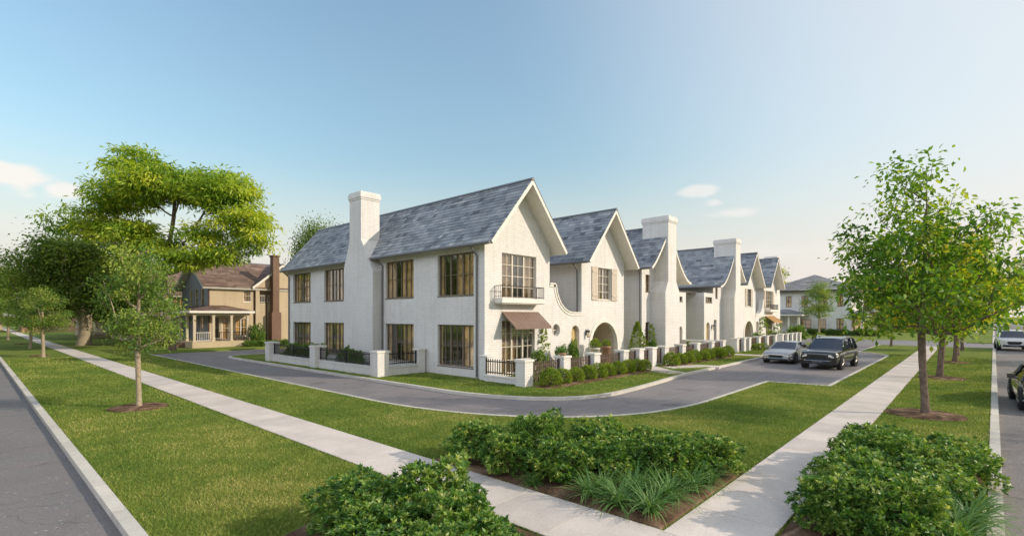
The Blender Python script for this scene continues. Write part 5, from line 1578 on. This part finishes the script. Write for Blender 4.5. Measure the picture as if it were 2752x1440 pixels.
def straps(label, x, y, s, z=.03):
    k = len(sp)
    if k < 3:
        t = thing('strap_leaf_plant', label, 'plant', (x, y, z), GSL); t.scale = (s,) * 3
        np_object('foliage', ST[k][0], ST[k][1], LEAF_L, ST[k][2], t); sp.append(t); return t
    sp.append(None); return again(sp[k % 3], label, (x, y, z), k * 1.9, s)


for k, (x, y, s) in enumerate(((6.42, 4.25, .9), (6.4, 3.75, .95), (6.5, 3.3, 1.0), (6.95, 3.8, 1.0), (7.1, 3.3, 1.05), (7.55, 3.65, 1.0), (7.75, 3.2, 1.0), (6.75, 4.2, .9), (7.2, 3.85, .95), (8.3, 3.15, .85))):
    straps('strap-leaved plant, %s from the left at the point of the middle corner bed' % ORDS[k], x, y, s)
straps('small strap-leaved plant tucked before the shrubs at the left of the middle corner bed', 6.25, 5.25, .55)
for k, (x, y, s) in enumerate(((9.0, -.02, 1.15), (8.5, .1, 1.2), (8.0, .1, 1.15), (7.55, .12, 1.1), (9.55, -.12, .95))):
    straps('strap-leaved plant, %s along the kerb side of the right corner bed' % ORDS[k], x, y, s)
r_ = random.Random(4)
for k, (x, y, z) in enumerate(((8.25, .3, .58), (8.15, .25, .52), (8.08, .33, .5), (8.34, .36, .62))):
    mb = MB()
    for j in range(6):
        a = j * 1.047 + r_.random(); mb.face([(x, y, z), (x + .03 * math.cos(a - .5), y + .03 * math.sin(a - .5), z + .02), (x + .065 * math.cos(a), y + .065 * math.sin(a), z + .03), (x + .03 * math.cos(a + .5), y + .03 * math.sin(a + .5), z + .02)])
    f = thing('flower', 'white flower among the strap leaves of the right corner bed, %s of four' % ORDS[k], 'flower', (x, y, 0.03), 'white flowers in the right corner bed')
    mb.build('bloom', PETAL, f)
    st = MB(); st.tube([(x + .05, y + .04, .03), (x + .02, y + .01, z * .6), (x, y, z)], .005, 5); st.build('stalk', LEAF_L, f)

# clipped hedge bushes before the fences
HM = [shrub_mesh(300 + i, .39, .40, 950, .048, 6, .5, .06, .12) for i in range(2)]; hp = []
GH = 'rounded bushes along the picket fences'


def hedge(label, x, y, s):
    k = len(hp)
    if k < 2: o = make_shrub('round_bush', label, (x, y, 0), GH, HM[k], LEAF_H, k + 40, .35, .4, 0, s, 'bush'); hp.append(o); return o
    hp.append(None); return again(hp[k % 2], label, (x, y, 0), k * 2.1, s, GH)


for k, (x, s) in enumerate(((15.75, 1.08), (16.6, .98), (17.45, .95), (18.5, .98), (19.25, 1.02), (20.1, .95), (21.0, .98), (21.95, 1.0), (22.85, .98), (23.75, .85))):
    hedge('%s rounded bush from the left along the corner house fence' % ORDS[k], x, 12.28 + .05 * (k % 2), s)
for k, (x, s) in enumerate(((26.85, 1.15), (28.2, .98), (29.1, 1.0), (30.1, 1.12), (31.5, 1.0), (32.35, 1.1), (33.7, 1.1), (34.7, 1.05), (35.8, 1.12))):
    hedge('%s rounded bush from the left along the nearer flared-roof house fence' % ORDS[k], x, 12.3 + .06 * (k % 2), s)
hedge('wide low green bush behind the silver coupe, by the far brick piers', 44.5, 12.7, (2.2, 1.3, .85))
hedge('yellowish bush at the end of the fences before the pale house', 62.4, 11.8, (1.6, 1.6, 1.5))
again(protos[0], 'dark round bush on the corner before the porch of the pale house', (63.5, 14.2, 0), 1.0, (1.9, 1.9, 2.3), 'bushes around the far crossing')
GBH = 'green bushes along the foot of the pale house'
for k, y in enumerate((9.0, 10.2, 11.4, 13.2, 14.6, 16.0, 17.2)):
    again(protos[k % 4], 'low green bush at the foot of the pale house, %s from the right' % ORDS[k], (86.6, y, 0), k, (1.7, 1.7, 1.2), GBH)
again(protos[1], 'bushes left of the porch steps of the tan house, clipped into a small round tree', (18.6, 49.9, 0), 1.0, (1.3, 1.3, 2.5), 'planting around the tan house')
for k, x in enumerate((17.6, 18.7, 19.8, 20.9)):
    again(protos[(k + 2) % 4], 'low bush before the right wing of the tan house, %s from the left' % ORDS[k], (x, 49.0 + .1 * k, 0), k, (1.2, 1.0, .7), 'planting around the tan house')
GW = 'far hedge bushes beyond the crossing street'
for k, (x, y) in enumerate(((112, 1), (112, 3.2), (112, 5.4), (112, 7.6))):
    again(protos[k % 4], 'rough green bush on the far lawn, %s from the right street' % ORDS[k], (x, y, 0), k * 2, (3, 3, 2.2), GW)


# plants against the townhouses
def cone_mesh(seed, h, r0, n, leaf, per=6):
    r = np.random.default_rng(seed); t = r.random(n) ** .8; a = r.uniform(0, 6.283, n)
    rad = r0 * (np.minimum(1, (1 - t) * 1.6 + .08)) * (.75 + .25 * np.sqrt(r.random(n))) * (1 + .15 * np.sin(a * 3 + t * 9))
    C = np.stack([rad * np.cos(a), rad * np.sin(a), .08 + t * h], 1)
    A = np.stack([np.cos(a), np.sin(a), np.full(n, .7)], 1); D = np.repeat(A, per, 0) + r.normal(size=(n * per, 3)) * .6
    V, F = leaves(np.repeat(C, per, 0), D, leaf * r.uniform(.6, 1.3, n * per), .5, r, .3, .7)
    return V, F, np.repeat(np.clip(r.normal(.5, .22, n * per), 0, 1), 4)


def planted(name, label, loc, mesh, mat, pot=None, cat='plant'):
    t = thing(name, label, cat, loc); np_object('foliage', mesh[0], mesh[1], mat, mesh[2], t)
    s = MB(); hs_ = .18 if pot else .6; s.tube([(0, 0, 0), (.02, 0, hs_ / 2), (0, 0, hs_)], [.03, .02, .012], 6); s.build('stem', BARK, t, False, (0, 0, 0))
    if pot:
        p = MB(); rr, hh = pot
        p.tube([(0, 0, -hh), (0, 0, -hh + .04), (0, 0, -.08), (0, 0, -.07), (0, 0, 0)], [rr * .7, rr * .72, rr * .95, rr * 1.06, rr * 1.06], 16); p.build('pot', TERRA if rr < .25 else STONEPOT, t, True, (0, 0, 0))
    return t


cyp = planted('conical_evergreen', 'bright conical evergreen at the right corner of the arched porch house', (28.5, 15.3, 0), cone_mesh(1, 2.35, .5, 700, .1), LEAF_H)
vine = planted('climbing_plant', 'thin climbing plant on the wall right of the brown awning', (19.65, 15.72, 0), cone_mesh(2, 2.2, .22, 90, .13, 5), LEAF_H)
again(vine, 'climbing plant by the dark door of the nearer flared-roof house', (31.0, 15.6, 0), 1, (1.1, 1.1, 1.0))
again(cyp, 'dark cone shaped shrub in the passage between the two flared-roof houses', (38.6, 17.6, 0), 1, (1.1, 1.1, 1.1))
again(vine, 'leafy climber on the wall left of the farthest townhouse', (55.9, 15.6, 0), 2, (2.2, 1.6, 1.2))
again(vine, 'leafy climber hanging beside the amber awning', (61.1, 15.5, 0), 3, (1.8, 1.6, 1.1))
planted('potted_topiary', 'round topiary in a pot between the narrow door and the arched porch', (23.5, 15.2, 1.05), shrub_mesh(61, .3, .3, 420, .05, 6, .5, .1), LEAF_H, (.26, 1.0))
planted('potted_topiary', 'smaller topiary ball just inside the left of the arched porch', (24.35, 15.0, 1.1), shrub_mesh(62, .24, .24, 320, .05, 6, .5, .1), LEAF_H, (.24, 1.08))
planted('potted_plant', 'spiky pale plant in a pot on the second front brick pier', (17.65, 13.1, 1.2), (ST[1][0] * .75, ST[1][1], ST[1][2]), LEAF_L, (.16, .12))
sg = 'low shrubs inside the front fences'
for k, (x, y, s, l) in enumerate(((18.6, 15.2, (.9, .7, 1.5), 'shrub below the french doors behind the front picket fence'), (20.5, 15.3, (.7, .6, 1.6), 'shrub under the round window behind the front picket fence'), (21.5, 15.3, (.6, .5, 1.9), 'upright shrub left of the narrow oak door'),
                                  (30.0, 15.0, (.6, .6, 1.6), 'shrub at the corner beside the dark door of the nearer flared-roof house'), (34.3, 14.3, (.8, .8, 1.3), 'shrub behind the fence at the foot of the nearer chimney'),
                                  (50.4, 14.6, (1, 1, 1.5), 'shrub left of the far arched doorway'), (56.3, 14.8, (1.3, 1, 1.6), 'shrub before the wall left of the farthest townhouse'), (60.9, 14.6, (1.3, 1.2, 1.3), 'shrub under the amber awning'))):
    again(protos[k % 4], l, (x, y, 0), k, s, sg)
for k, (x, y, s) in enumerate(((13.9, 31.2, (.9, 1.2, 1.45)), (13.9, 29.6, (.9, 1.3, 1.4)), (13.9, 28.0, (.9, 1.2, 1.45)), (14.1, 25.2, (.8, .9, 1.4)), (14.1, 24.3, (.8, .9, 1.3)))):
    again(protos[k % 4], 'dark shrub behind the black railings, %s from the far end' % ORDS[k], (x, y, 0), k * 1.2, s, 'dark shrubs behind the black railings')

# small furniture behind the second fence
tb = thing('garden_table', 'pale stone garden table behind the fence in the passage between the flared-roof houses', 'table', (37.6, 14.6, 0))
m = MB(); m.box((37.0, 14.2, .7), (38.2, 15.0, .76)); m.build('tabletop', LIMESTONE, tb)
for dx in (-.45, .45): m = MB(); m.box((37.6 + dx - .06, 14.35, 0), (37.6 + dx + .06, 14.85, .698)); m.build('leg', LIMESTONE, tb)
